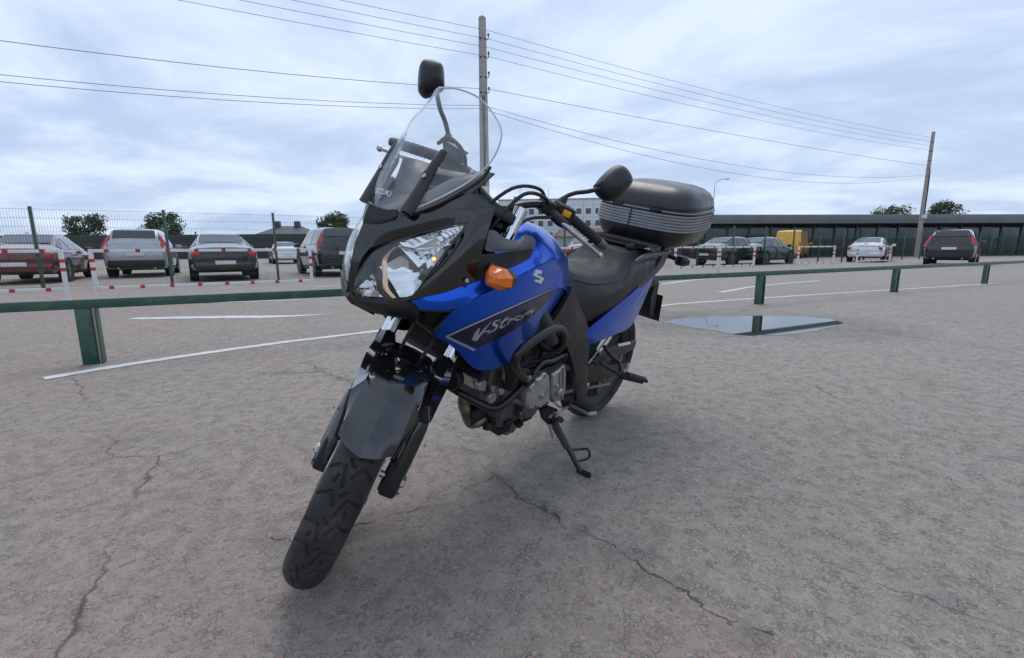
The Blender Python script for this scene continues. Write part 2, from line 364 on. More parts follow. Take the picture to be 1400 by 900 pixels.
part('steering_head', tube([fk(.83, 0), fk(1.2, 0)], .033, 20, 1), FRAME)

# ---- front fender: front blade with a centre ridge, raised rear deck, side arms
def wc(a, r, y): return Vector((AXF[0]+r*math.cos(R(a)), y, AXF[2]+r*math.sin(R(a))))
AXV = Vector(AXF)
bl_rows = [[(1.7647,-0.0684,0.601), (1.7756,-0.064,0.6127), (1.7944,-0.0359,0.6068), (1.8051,-0.009,0.6023)],
 [(1.744,-0.0722,0.6242), (1.7444,-0.0658,0.6456), (1.7614,-0.0379,0.6413), (1.774,-0.0084,0.637)],
 [(1.7148,-0.0786,0.647), (1.7022,-0.0653,0.6759), (1.7248,-0.0352,0.6712), (1.7402,-0.0057,0.6659)],
 [(1.6826,-0.0848,0.6671), (1.6636,-0.0656,0.6957), (1.6908,-0.0369,0.6897), (1.7003,-0.0037,0.6899)]]
def fy(rows, ridge=False):
    out = [[Vector((p[0], p[1]+.001, p[2])) for p in r] for r in rows]
    if ridge:
        for r in out: r[-1].y = 0
    return out
def creased(rows, nu, nv, th, c):
    """a panel folded along column c"""
    return comb(patch([r[:c+1] for r in rows], nu, nv, th), patch([r[c:] for r in rows], nu, nv, th))
bl_half = creased(fy(bl_rows, True), 4, 4, .0035, 1)
fender = spart('front_fender', comb(bl_half, mir(bl_half)), FENDER, sharp=20)
for s in (-1, 1):
    skirt = [[Vector((r[0][0], r[0][1], r[0][2])), AXV+(Vector(r[0])-AXV)*.95+Vector((0, -.004, 0)), AXV+(Vector(r[0])-AXV)*.88+Vector((0, -.005, 0))] for r in [[Vector(p) for p in q] for q in bl_rows]]
    sk = patch(skirt, 3, 3, .003)
    spart('fender_skirt', sk if s < 0 else mir(sk), MATTE, fender)
deck = [[wc(a, r-.085, -w*1.16), wc(a, r-.012, -w*1.02), wc(a, r, -w*.4), wc(a, r+.002, 0), wc(a, r, w*.4), wc(a, r-.012, w*1.02), wc(a, r-.085, w*1.16)] for a, r, w in
        ((66, .356, .072), (80, .360, .074), (96, .368, .074), (110, .368, .074), (126, .366, .072), (142, .362, .068))]
spart('fender_deck', patch(deck, 3, 3, .003), GLOSS, fender)
for s in (-1, 1):
    arm = ([[(1.6826,-0.0848,0.6671), (1.6636,-0.0656,0.6957), (1.6669,-0.0551,0.6946)], [(1.584,-0.0917,0.66), (1.5998,-0.0683,0.6732), (1.5843,-0.0621,0.6594)], [(1.4936,-0.0979,0.6628), (1.5148,-0.0733,0.6536), (1.4898,-0.0556,0.6479)], [(1.4395,-0.0964,0.6711), (1.4569,-0.0825,0.6652), (1.4281,-0.0338,0.6488)], [(1.3985,-0.0937,0.6868), (1.4034,-0.0855,0.695), (1.3913,-0.0611,0.6901)]])
    arm = [[Vector(r[0])+Vector((0, -.006, -.004))*kk]+[Vector(p)+PFD*.012*kk for p in r[1:]] for r, kk in zip(arm, (0, .5, 1, 1, 1))]
    arm = creased(arm, 4, 4, .003, 1)
    if s > 0: arm = ([(p[0], .03-p[1], p[2]) for p in arm[0]], [f[::-1] for f in arm[1]])
    spart('fender_arm', arm, FENDER, fender, sharp=20)
    spart('screw', disc(wc(96, .366, s*.055), (.1, 0, 1), .005, .003, 10, .001), MATTE, fender)

# ---- nose: cowl, chin, headlights
cowl_top = patch([[(1.5197,0,1.0485), (1.4963,0.04,1.0408), (1.4676,0.078,1.0384), (1.41,0.12,1.0758), (1.3463,0.157,1.1179), (1.2931,0.2,1.0931)],
                  [(1.5369,0,1.0048), (1.5185,0.035,0.9979), (1.4835,0.074,1.0102), (1.4198,0.13,1.0502), (1.3581,0.17,1.084), (1.2934,0.2005,1.0921)],
                  [(1.5558,0,0.9575), (1.5341,0.03,0.9532), (1.4911,0.065,0.982), (1.4228,0.13,1.0239), (1.362,0.178,1.0498), (1.2936,0.201,1.0905)]], 5, 5, .003)
strip = patch([[(1.5558,0,0.9575), (1.5341,0.03,0.9532)], [(1.5626,0,0.9117), (1.5508,0.0215,0.9222)], [(1.5667,0,0.8689), (1.5575,0.014,0.874)], [(1.5619,0,0.8304), (1.5571,0.011,0.8389)]], 2, 4, .003)
cowl = part('nose_cowl', comb(cowl_top, mir(cowl_top), strip, mir(strip)), GLOSS, sharp=16)
cside = patch([[(1.3618,0.178,1.0489), (1.3245,0.192,1.0715), (1.2925,0.2015,1.0897)],
               [(1.4032,0.168,0.9781), (1.367,0.193,1.0114), (1.3182,0.21,1.0306)],
               [(1.4478,0.158,0.9155), (1.405,0.192,0.9448), (1.3344,0.214,0.971)],
               [(1.493,0.148,0.8484), (1.4241,0.183,0.8717), (1.3373,0.213,0.8991)]], 4, 5, .003)
both('cowl_side', cside, GLOSS)
infill = patch([[(1.3348,0.214,0.9729), (1.2287,0.206,0.9776), (1.0712,0.187,0.9829)], [(1.3431,0.216,0.9372), (1.2566,0.211,0.9408), (1.0901,0.192,0.9619)], [(1.3373,0.213,0.8991), (1.2406,0.212,0.922), (1.1196,0.204,0.9466)]], 3, 3, .003)
both('cowl_infill', infill, MATTE)
for s, o in zip((1, -1), both('cowl_screw', disc((1.3707,0.212,0.9067), (.3, 1, .3), .006, .004, 10, .001), STEEL)): pass
insert = patch([[(1.5198,0,1.0494), (1.501,0.034,1.0448), (1.4834,0.062,1.0507)], [(1.5301,0,1.023), (1.5146,0.03,1.0168), (1.4882,0.062,1.0345)], [(1.5344,0,0.9995), (1.5214,0.018,0.9989), (1.493,0.058,1.0265)]], 4, 4, .004)
insert = ([(p[0]+.002, p[1], p[2]+.002) for p in insert[0]], insert[1])
part('cowl_insert', comb(insert, mir(insert)), SATIN)
greyp = patch([[(1.3264,0.216,0.9885), (1.3077,0.203,1.0313), (1.2665,0.19,1.0307)], [(1.3092,0.217,0.9829), (1.2601,0.21,0.9967), (1.212,0.185,1.0097)], [(1.2173,0.209,0.9813), (1.1924,0.205,0.9915), (1.1414,0.178,1.0026)], [(1.1412,0.199,0.9816), (1.1239,0.193,0.9974), (1.0971,0.165,1.0178)], [(1.0733,0.188,0.9854), (1.0621,0.182,0.9997), (1.0509,0.163,1.0092)]], 4, 4, .004)
both('inner_panel', greyp, GREYP)
chin = patch([[(1.5617,0,0.8285), (1.5538,0.035,0.8235), (1.5238,0.092,0.8328), (1.4932,0.149,0.844), (1.4718,0.16,0.8242)],
              [(1.5642,0,0.819), (1.5522,0.037,0.8133), (1.5245,0.095,0.8185), (1.4921,0.143,0.8202), (1.4665,0.152,0.8007)],
              [(1.5612,0,0.807), (1.5396,0.036,0.7981), (1.5158,0.086,0.7993), (1.4868,0.114,0.7959), (1.4529,0.128,0.7772)]], 4, 4, .004)
lip = comb(tube([(1.4652,0.124,0.7855), (1.4435,0.132,0.7732), (1.4233,0.14,0.7587), (1.4073,0.152,0.7448), (1.403,0.167,0.771), (1.3978,0.182,0.7977), (1.3959,0.2,0.8233), (1.4251,0.182,0.8229), (1.4703,0.161,0.8243)], .0048, 8, 4))
both('intake_lip', lip, SATIN)
part('chin_cowl', comb(chin, mir(chin)), SATIN)
und = patch([[(1.5611,0,0.805), (1.5379,0.034,0.7953), (1.4849,0.112,0.793)], [(1.4989,-0.02,0.7703), (1.4685,0.02,0.7668), (1.4124,0.06,0.7601)]], 3, 3, .003)
part('chin_underside', comb(und, mir(und)), MATTE)
intake = patch([[(1.4651,0.15,0.8194), (1.4289,0.176,0.8175), (1.392,0.194,0.819)], [(1.4433,0.14,0.7939), (1.4221,0.162,0.7903), (1.3977,0.173,0.7846)], [(1.4274,0.132,0.7648), (1.4159,0.138,0.7548), (1.406,0.146,0.7457)]], 3, 3, .002)
for o in both('intake_mesh', ([(p[0]-.022, p[1]*.95, p[2]) for p in intake[0]], intake[1]), HOSE): pass

def headlight(side):
    f = (lambda p: p) if side > 0 else (lambda p: (p[0], -p[1], p[2]))
    OUT = [(1.5608,0.0131,0.8455), (1.5538,0.0287,0.8235), (1.5242,0.0894,0.834), (1.494,0.1464,0.849), (1.4653,0.1721,0.9181), (1.4226,0.1847,0.9838), (1.3697,0.1837,1.046), (1.4225,0.1316,1.0206), (1.489,0.0657,0.9785), (1.527,0.0234,0.949), (1.5453,0.0138,0.9184), (1.5575,0.014,0.874)]
    L, Tn = [Vector(p) for p in (OUT[0], OUT[11], OUT[10], OUT[9], OUT[8], OUT[7], OUT[6])], None
    B = [Vector(p) for p in (OUT[0], OUT[1], OUT[2], OUT[3], OUT[4], OUT[5], OUT[6])]
    rows = [[a.lerp(b, t) for a, b in zip(L, B)] for t in (0, .25, .5, .75, 1)]
    for i, t in enumerate((0, .25, .5, .75, 1)):                  # lens bulges a little between its edges
        for k in range(7): rows[i][k] = rows[i][k]+Vector((.012, .006, .002))*(4*t*(1-t))*(4*(k/6)*(1-k/6))
    ln = patch([[f(p) for p in r] for r in rows], 4, 4, .003)
    hl = part('headlight', ln, LENS)
    # housing rim
    ring = [f(p) for p in OUT]
    part('rim', tube(ring+[ring[0]], .0028, 6, 2), SATIN, hl)
    # dark housing behind
    back = [[a.lerp(b, t)+Vector((-.075, -.01, .004))*(.55+.45*math.sin(math.pi*t)) for a, b in zip(L, B)] for t in (-.04, .25, .5, .75, 1.04)]
    part('housing', patch([[f(p) for p in r] for r in back], 3, 3, .003), SATIN, hl)
    def at(u, v, d):                                              # u along (0 inner .. 1 outer), v 0 top .. 1 bottom, d depth behind lens
        k = u*6; i = min(int(k), 5); t = k-i
        a = L[i].lerp(L[i+1], t); b = B[i].lerp(B[i+1], t); return a.lerp(b, v)+Vector((-d, -d*.15, 0))
    # facetted bowl: steps along u, ribbed
    def bowl(name, u0, u1, v0, v1, dep, nu, nv, m, jit, rib_=0.0, shp=8):
        g = [[Vector(f(at(u0+(u1-u0)*i/nu, v0+(v1-v0)*j/nv, rib_*(1 if i % 2 else -1)+.010+dep*(math.sin(math.pi*min(1, max(0, (i+.3)/(nu+.6))))*math.sin(math.pi*(j+.25)/(nv+.5))) + random.uniform(-jit, jit)))) for j in range(nv+1)] for i in range(nu+1)]
        V = [p for r in g for p in r]; F = [(i*(nv+1)+j, (i+1)*(nv+1)+j, (i+1)*(nv+1)+j+1, i*(nv+1)+j+1) for i in range(nu) for j in range(nv)]
        part(name, (V, F), m, hl, sharp=shp)
    bowl('main_reflector', .42, .80, .30, .96, .055, 8, 5, REFLECT, .0004, 0, 17)
    bowl('outer_reflector', .64, .965, .06, .72, .026, 22, 4, REFLECT, .0004, .0011, 5)
    bowl('inner_reflector', .05, .32, .34, .95, .03, 6, 5, REFLECT, .0006, 0, 12)
    def strip_(uv, w, d): # flat bezel strip facing the lens
        a_ = [Vector(at(u, v, d)) for u, v in uv]; b_ = [Vector(at(u+w, v+.02, d+.004)) for u, v in uv]
        return patch([[f(p) for p in a_], [f(p.lerp(q, .5)+Vector((.004, .002, 0))) for p, q in zip(a_, b_)], [f(p) for p in b_]], 4, 2, .002)
    part('bezel', strip_(((.60, .10), (.49, .20), (.40, .45), (.34, .72), (.35, .96)), .035, .012), BULBSHEEN, hl)  # amber colour here stands in for bulb light reflected on chrome
    part('bezel', strip_(((.565, .08), (.44, .17), (.345, .42), (.29, .70), (.30, .97)), .045, .013), SATIN, hl)
    part('bezel', strip_(((.62, .12), (.70, .45), (.84, .88)), .03, .010), REFLECT, hl)
    bc = Vector(f(at(.71, .74, .028)))
    part('bulb', lathe([(.0001, -.005), (.0036, -.004), (.005, 0), (.0036, .004), (.0001, .005)], 14, 'x', bc, False), BULB, hl)
    bc2 = Vector(f(at(.58, .52, .05)))
    part('bulb_shield', lathe([(.0001, .014), (.012, .012), (.014, 0), (.012, -.02), (.0001, -.02)], 20, 'x', bc2, False), DARKALU, hl)
headlight(1); headlight(-1)

# ---- windscreen
scr_half = [[(1.5045,0,1.045), (1.4878,0.045,1.0484), (1.4752,0.082,1.0547), (1.4356,0.125,1.0872)],
            [(1.4818,0,1.1012), (1.4633,0.055,1.1143), (1.4333,0.094,1.128), (1.3532,0.158,1.1467)],
            [(1.4321,0,1.1796), (1.4181,0.055,1.1891), (1.3942,0.097,1.1969), (1.3041,0.18,1.2097)],
            [(1.3763,0,1.2608), (1.3675,0.052,1.2712), (1.3442,0.098,1.277), (1.2835,0.178,1.2734)],
            [(1.3433,0,1.3217), (1.3322,0.044,1.3303), (1.3064,0.084,1.3308), (1.2755,0.132,1.3182)],
            [(1.3293,0,1.3604), (1.3194,0.03,1.3627), (1.3035,0.06,1.3588), (1.2864,0.09,1.3483)]]
scr_rows = [[(p[0], -p[1], p[2]) for p in r[:0:-1]]+r for r in scr_half]
screen_vf = patch(scr_rows, 5, 5, .0035)
screen = part('windscreen', screen_vf, SCREEN)
_e = [r[-1] for r in scr_half]
edge = [scr_rows[0][k] for k in range(7)]
rim_path = [scr_half[0][1], scr_half[0][2]]+_e+[scr_half[5][2], scr_half[5][1], scr_half[5][0]]
rp = rim_path+[(p[0], -p[1], p[2]) for p in rim_path[-2::-1]]
part('edge', tube(rp, .0022, 6, 5), EDGE, screen)
trim = tube([(1.4732,0.079,1.0401), (1.4108,0.12,1.0811), (1.3541,0.157,1.1306), (1.3248,0.174,1.1607), (1.3134,0.185,1.1898)], [.006, .007, .008, .009, .006], 10, 5, .6)
both('screen_trim', trim, SATIN)
for s in (1, -1):
    pth = [(1.4788,0.085,1.0462), (1.4608,0.086,1.0756), (1.4288,0.088,1.1328), (1.4002,0.09,1.1833), (1.3859,0.092,1.2044)]
    if s < 0: pth = [(p[0], -p[1], p[2]) for p in pth]
    pth = [(p[0]+.003, p[1], p[2]+.002) for p in pth]
    br = part('screen_bracket', tube(pth, [.021, .021, .017, .015, .012], 12, 5, .5, (1, 0, .6)), SATIN)
    c = Vector(pth[2]); part('bolt', disc(c+Vector((.007, 0, .005)), (1, 0, .6), .006, .004, 12, .001), STEEL, br)
_q = (1.341,0.152,1.1693)
for s in (1, -1): part('screen_knob', disc((_q[0], s*_q[1], _q[2]), (.9, s*.4, .4), .006, .005, 12, .001), STEEL)
inner = patch([[(1.4737,0.078,1.0505), (1.4156,0.119,1.0859), (1.3528,0.155,1.134), (1.3134,0.183,1.1879)], [(1.4379,0.04,1.0824), (1.3914,0.07,1.1181), (1.3442,0.105,1.1585), (1.2974,0.13,1.189)], [(1.4021,0,1.094), (1.3744,0.03,1.1233), (1.3375,0.06,1.1573), (1.2853,0.08,1.1809)]], 4, 4, .003)
both('inner_cowl', ([(p[0]-.02, p[1], p[2]-.012) for p in inner[0]], inner[1]), SATIN)
floor_ = patch([[(1.5175,0,1.0469), (1.4962,0.04,1.0399), (1.4721,0.078,1.0382)], [(1.4628,0,1.0705), (1.4676,0.04,1.0622), (1.4732,0.078,1.047)], [(1.4021,0,1.094), (1.4379,0.04,1.0824), (1.4719,0.078,1.0542)]], 3, 3, .003)
both('cowl_floor', ([(p[0]-.014, p[1], p[2]-.006) for p in floor_[0]], floor_[1]), SATIN)
dash = box((1.27, 0, 1.125), (.04, .20, .075), Matrix.Rotation(R(28), 3, 'Y'), .015)
db = part('instrument_panel', comb(dash, box((1.30, 0, 1.09), (.06, .18, .05), None, .015)), SATIN)
for yy in (-.07, .005, .075): part('gauge', disc((1.248, yy, 1.132), (-1, 0, .5), .026, .006, 20, .002), GREYP, db)

# ---- lettering helpers
def text_pts(s, shear=0.0, size=1.0, space=1.0):
    cu = bpy.data.curves.new('t', 'FONT'); cu.body = s; cu.size = size; cu.shear = shear; cu.space_character = space; cu.resolution_u = 3; cu.offset = .012*size
    to = bpy.data.objects.new('t', cu); col.objects.link(to); bpy.context.view_layer.update()
    me = bpy.data.meshes.new_from_object(to.evaluated_get(bpy.context.evaluated_depsgraph_get()))
    V = [v.co.copy() for v in me.vertices]; F = [tuple(p.vertices) for p in me.polygons]
    bpy.data.objects.remove(to); bpy.data.curves.remove(cu); bpy.data.meshes.remove(me)
    return V, F
def on_surface(V, F, tree, direction, lift=.0012, cuts=0):
    bm = bmesh.new(); bv = [bm.verts.new(p) for p in V]
    for f in F:
        try: bm.faces.new([bv[i] for i in f])
        except ValueError: pass
    if cuts:
        bmesh.ops.triangulate(bm, faces=bm.faces)
        for _ in range(cuts):
            long = [e for e in bm.edges if e.calc_length() > .012]
            if long: bmesh.ops.subdivide_edges(bm, edges=long, cuts=1, use_grid_fill=True)
            bmesh.ops.triangulate(bm, faces=bm.faces)
    d = Vector(direction).normalized()
    for v in bm.verts:
        h = tree.ray_cast(v.co-d*.15, d, .4)
        if h[0] is not None:
            n = h[1] if h[1].dot(d) < 0 else -h[1]; v.co = h[0]+n*lift
    bm.verts.index_update(); out = ([v.co.copy() for v in bm.verts], [tuple(v.index for v in f.verts) for f in bm.faces]); bm.free()
    return out
scr_tree = BVHTree.FromPolygons([Vector(p) for p in screen_vf[0]], screen_vf[1])
tv, tf = text_pts('SUZUKI', .15, 1.0, 1.02)
w = max(p.x for p in tv); o_, e_ = Vector((1.4964,-0.034,1.077)), Vector((1.4876,0.034,1.0828)); o_.y, e_.y = -.040, .028; o_.z = e_.z = (o_.z+e_.z)/2; o_.x = e_.x = (o_.x+e_.x)/2
ux_ = (e_-o_)/w; upd = Vector((-.45, 0, .9)).normalized()*ux_.length
part('lettering', on_surface([o_+ux_*p.x+upd*p.y*1.0 for p in tv], tf, scr_tree, (-1, 0, -.5), .0012), WHITEPRINT, screen)

# ---- blue tank and side shrouds
def prof(x, pts): return [(x+(.0 if len(q) < 3 else q[2]), q[0], q[1]) for q in pts]
tk = [prof(1.16, [(0, .985), (.06, .98), (.115, .955), (.155, .915), (.175, .86)]),
      prof(1.09, [(0, 1.025), (.06, 1.02), (.12, .995), (.165, .945), (.188, .87)]),
      prof(.99, [(0, 1.045), (.07, 1.038), (.13, 1.008), (.176, .95), (.20, .865)]),
      prof(.89, [(0, 1.04), (.07, 1.03), (.128, .995), (.172, .94), (.195, .85)]),
      prof(.81, [(0, 1.018), (.065, 1.006), (.12, .97), (.155, .915), (.172, .83)]),
      prof(.745, [(0, .975), (.06, .963), (.105, .928), (.135, .88), (.15, .80)]),
      prof(.70, [(0, .905), (.05, .895), (.09, .87), (.12, .83), (.135, .77)])]
tkp = patch(tk, 5, 5, .003)
tank = part('fuel_tank', comb(tkp, mir(tkp)), BLUE, sharp=50)
part('filler_cap', comb(disc((.955, 0, 1.043), (0, 0, 1), .042, .008, 28, .003), disc((.955, 0, 1.051), (0, 0, 1), .012, .004, 14, .001)), DARKALU, tank)
sh_top = patch([[(1.4936,0.149,0.8469), (1.4174,0.184,0.8714), (1.3375,0.213,0.9001), (1.236,0.213,0.9241), (1.1235,0.204,0.9478), (1.0488,0.183,0.9774)],
                [(1.4803,0.154,0.8376), (1.4144,0.2,0.8546), (1.3401,0.226,0.8871), (1.2379,0.228,0.9115), (1.1121,0.216,0.9416), (0.9999,0.188,0.9642)],
                [(1.4721,0.16,0.8262), (1.4023,0.205,0.8325), (1.3394,0.236,0.8731), (1.2358,0.239,0.9019), (1.0946,0.226,0.9368), (0.9312,0.185,0.9492)]], 5, 4, .003)
sh_low = patch([[(1.4018,0.205,0.8295), (1.3712,0.221,0.8499), (1.3391,0.236,0.8721), (1.2356,0.239,0.9009), (1.0943,0.226,0.9357), (0.9307,0.185,0.9479), (0.7727,0.13,0.9369)],
                [(1.4025,0.193,0.8099), (1.3646,0.22,0.822), (1.316,0.239,0.8305), (1.2134,0.242,0.8525), (1.074,0.226,0.8839), (0.9071,0.186,0.9028), (0.7696,0.14,0.9014)],
                [(1.4033,0.172,0.7769), (1.3551,0.209,0.7742), (1.285,0.229,0.7687), (1.1765,0.234,0.7774), (1.0479,0.217,0.8157), (0.8982,0.183,0.8403), (0.7703,0.149,0.86)],
                [(1.4071,0.153,0.7462), (1.3392,0.172,0.7052), (1.2409,0.187,0.6202), (1.1106,0.197,0.6194), (1.0067,0.188,0.6779), (0.8927,0.17,0.7352), (0.7829,0.153,0.8177)]], 5, 5, .003)
shl, shr = both('side_shroud', comb(sh_top, sh_low), BLUE, sharp=30)
liner = ([(p[0], p[1]-.009, p[2]) for p in sh_low[0]], sh_low[1])
both('shroud_liner', liner, MATTE)
low_tree = BVHTree.FromPolygons([Vector(p) for p in sh_low[0]], sh_low[1])
dec = [(1.3723,0.1772,0.7454), (1.3451,0.2158,0.7783), (1.2959,0.2367,0.8027), (1.2234,0.2416,0.8206), (1.1254,0.2331,0.8339), (0.9991,0.2085,0.8409), (0.9045,0.1848,0.8425), (0.9402,0.1909,0.8113), (1.0065,0.2041,0.7872), (1.1045,0.224,0.7797), (1.1967,0.2322,0.7619), (1.249,0.224,0.7372), (1.2881,0.2067,0.7082), (1.334,0.1932,0.7291)]
part('dark_panel_graphic', on_surface([Vector(p) for p in dec], [tuple(range(len(dec)))], low_tree, (0, -1, 0), .0010, 6), NAVY, shl)
def ribbon(path, w):
    P = crom(path, 4); V_, F_ = [], []; n = len(P); ww = lerp_list(w, n) if isinstance(w, (list, tuple)) else [w]*n
    for i, p in enumerate(P):
        t = (P[min(i+1, n-1)]-P[max(i-1, 0)]); q = Vector((t.z, 0, -t.x)).normalized()
        V_ += [p-q*ww[i], p+q*ww[i]]
    for i in range(n-1): F_.append((2*i, 2*i+1, 2*i+3, 2*i+2))
    return V_, F_
def stroke(path, w): return on_surface(*ribbon(path, w), low_tree, (0, -1, 0), .0016, 2)
sil = comb(stroke([(1.3789,0.1709,0.7439), (1.3528,0.2127,0.7796), (1.2981,0.2375,0.808), (1.225,0.2419,0.8254), (1.1277,0.2337,0.839), (1.003,0.2098,0.8467), (0.9155,0.188,0.8481)], [.0034, .0034, .003, .0028, .0022, .0016, .0008]),
           stroke([(1.3789,0.1709,0.7439), (1.3491,0.1817,0.7284), (1.3203,0.1933,0.7144), (1.2894,0.2019,0.6982)], [.0034, .0036, .0036, .0034]))
part('silver_outline', sil, SILVERDECAL, shl)
def tstroke(path, w): return stroke(path, [q*1.45 for q in w])
logo = comb(tstroke([(1.3136,0.226,0.7761), (1.3142,0.2199,0.7604), (1.3093,0.2122,0.7387)], [.002, .0042, .0052]), tstroke([(1.3074,0.2104,0.7333), (1.301,0.2205,0.7526), (1.2916,0.2304,0.7768), (1.2799,0.2366,0.7954)], [.0052, .0036, .002, .0006]),
            tstroke([(1.2967,0.225,0.7624), (1.2701,0.2293,0.7636)], [.0012, .0020]),
            tstroke([(1.2444,0.2388,0.7964), (1.2641,0.2372,0.7923), (1.2682,0.2352,0.7849), (1.2516,0.2346,0.7775), (1.2493,0.2325,0.7682), (1.2607,0.2295,0.7606), (1.2757,0.2258,0.7542)], [.0008, .0022, .003, .0032, .003, .002, .0008]),
            tstroke([(1.2168,0.2398,0.8036), (1.2279,0.2378,0.789), (1.2329,0.2342,0.7719), (1.2205,0.2338,0.7688), (1.2094,0.2349,0.7739)], [.001, .0026, .003, .0022, .0012]), tstroke([(1.2459,0.237,0.787), (1.2119,0.2382,0.7925), (1.1967,0.238,0.7956)], [.0008, .002, .001]),
            tstroke([(1.1917,0.2372,0.7922), (1.1999,0.2363,0.7837), (1.2039,0.2346,0.773)], [.0012, .0024, .0018]), tstroke([(1.1994,0.2362,0.7827), (1.1866,0.2364,0.7887), (1.1696,0.2348,0.7882)], [.001, .002, .002]),
            tstroke([(1.1405,0.2318,0.7932), (1.1648,0.235,0.7937), (1.1692,0.2345,0.7859), (1.1499,0.2315,0.7803), (1.1336,0.2296,0.7838), (1.1363,0.231,0.7915), (1.148,0.2331,0.7949)], [.0016, .002, .0024, .002, .0018, .0016, .001]),
            tstroke([(1.1146,0.228,0.7964), (1.1225,0.2284,0.7886), (1.1276,0.2284,0.7822)], [.0022, .0032, .0024]), tstroke([(1.1239,0.2285,0.7879), (1.1049,0.2261,0.7955), (1.0934,0.2238,0.7953), (1.0964,0.2231,0.7847)], [.0014, .0026, .003, .0024]),
            tstroke([(1.097,0.2233,0.7857), (1.0814,0.2217,0.7977), (1.0681,0.2189,0.7972), (1.0711,0.2188,0.7911), (1.0574,0.2158,0.7905), (1.0442,0.215,0.8062)], [.0014, .0024, .003, .0026, .002, .0009]))
part('model_lettering', logo, SILVERDECAL, shl)
# chrome S badge on the tank side
bx0 = [(0, 0), (0, 0)]
badge = [(1.1097,0.2297,0.9176), (1.1024,0.2276,0.9302), (1.06,0.2209,0.9225), (1.0652,0.2231,0.9113), (1.0849,0.226,0.9172), (1.0919,0.2275,0.9128), (1.0382,0.2186,0.8974), (1.0545,0.2222,0.8817), (1.1038,0.2306,0.8948), (1.0947,0.229,0.8998), (1.0735,0.2257,0.8943), (1.0663,0.2241,0.8986), (1.1161,0.2308,0.9132)]
top_tree = BVHTree.FromPolygons([Vector(p) for p in sh_low[0]+sh_top[0]]+[], list(sh_low[1])+[tuple(i+len(sh_low[0]) for i in f) for f in sh_top[1]])
bfront = [];
for p in badge:
    h = top_tree.ray_cast(Vector(p)+Vector((0, .15, 0)), Vector((0, -1, 0)), .4); bfront.append((h[0] if h[0] else Vector(p))+Vector((0, .0035, .001)))
part('tank_badge', loft([[p-Vector((0, .004, 0)) for p in bfront], bfront]), BADGE, shl)

# ---- turn signals
def signal(name, c, tip, lens_m, s, stalk0):
    """faceted lamp: amber lens in front, dark shell behind; axis along x"""
    c = Vector(c)
    def ring(dx, hy, hz, dy=0): return [c+Vector((dx, s*dy+hy*a, hz*b)) for a, b in ((-1, -.35), (-.75, -1), (.35, -1), (1, -.45), (1, .4), (.4, 1), (-.7, 1), (-1, .4))]
    stk = part(name, tube([stalk0, Vector(stalk0).lerp(c, .5), c-Vector((.01, s*.03, 0))], [.013, .011, .014], 10, 3), MATTE)
    d = tip
    part('shell', loft([ring(-.048*d, .012, .010), ring(-.036*d, .030, .022), ring(-.004*d, .042, .029)]), SATIN, stk, sharp=20)
    part('lens', loft([ring(-.003*d, .041, .0285), ring(.012*d, .038, .027), ring(.030*d, .022, .018), ring(.036*d, .010, .009)]), lens_m, stk, sharp=20)
bl = (1.3184,0.275,0.9264)
signal('front_turn_signal', bl, 1, AMBER, 1, (bl[0]-.03, .2, bl[2]+.022)); signal('front_turn_signal', (bl[0], -bl[1], bl[2]), 1, AMBER, -1, (bl[0]-.03, -.2, bl[2]+.022))
rb = (-0.3682,0.17,0.9046)
signal('rear_turn_signal', rb, -1, AMBER, 1, (rb[0]+.02, .06, rb[2]+.012)); signal('rear_turn_signal', (rb[0], -rb[1], rb[2]), -1, AMBER, -1, (rb[0]+.02, -.06, rb[2]+.012))

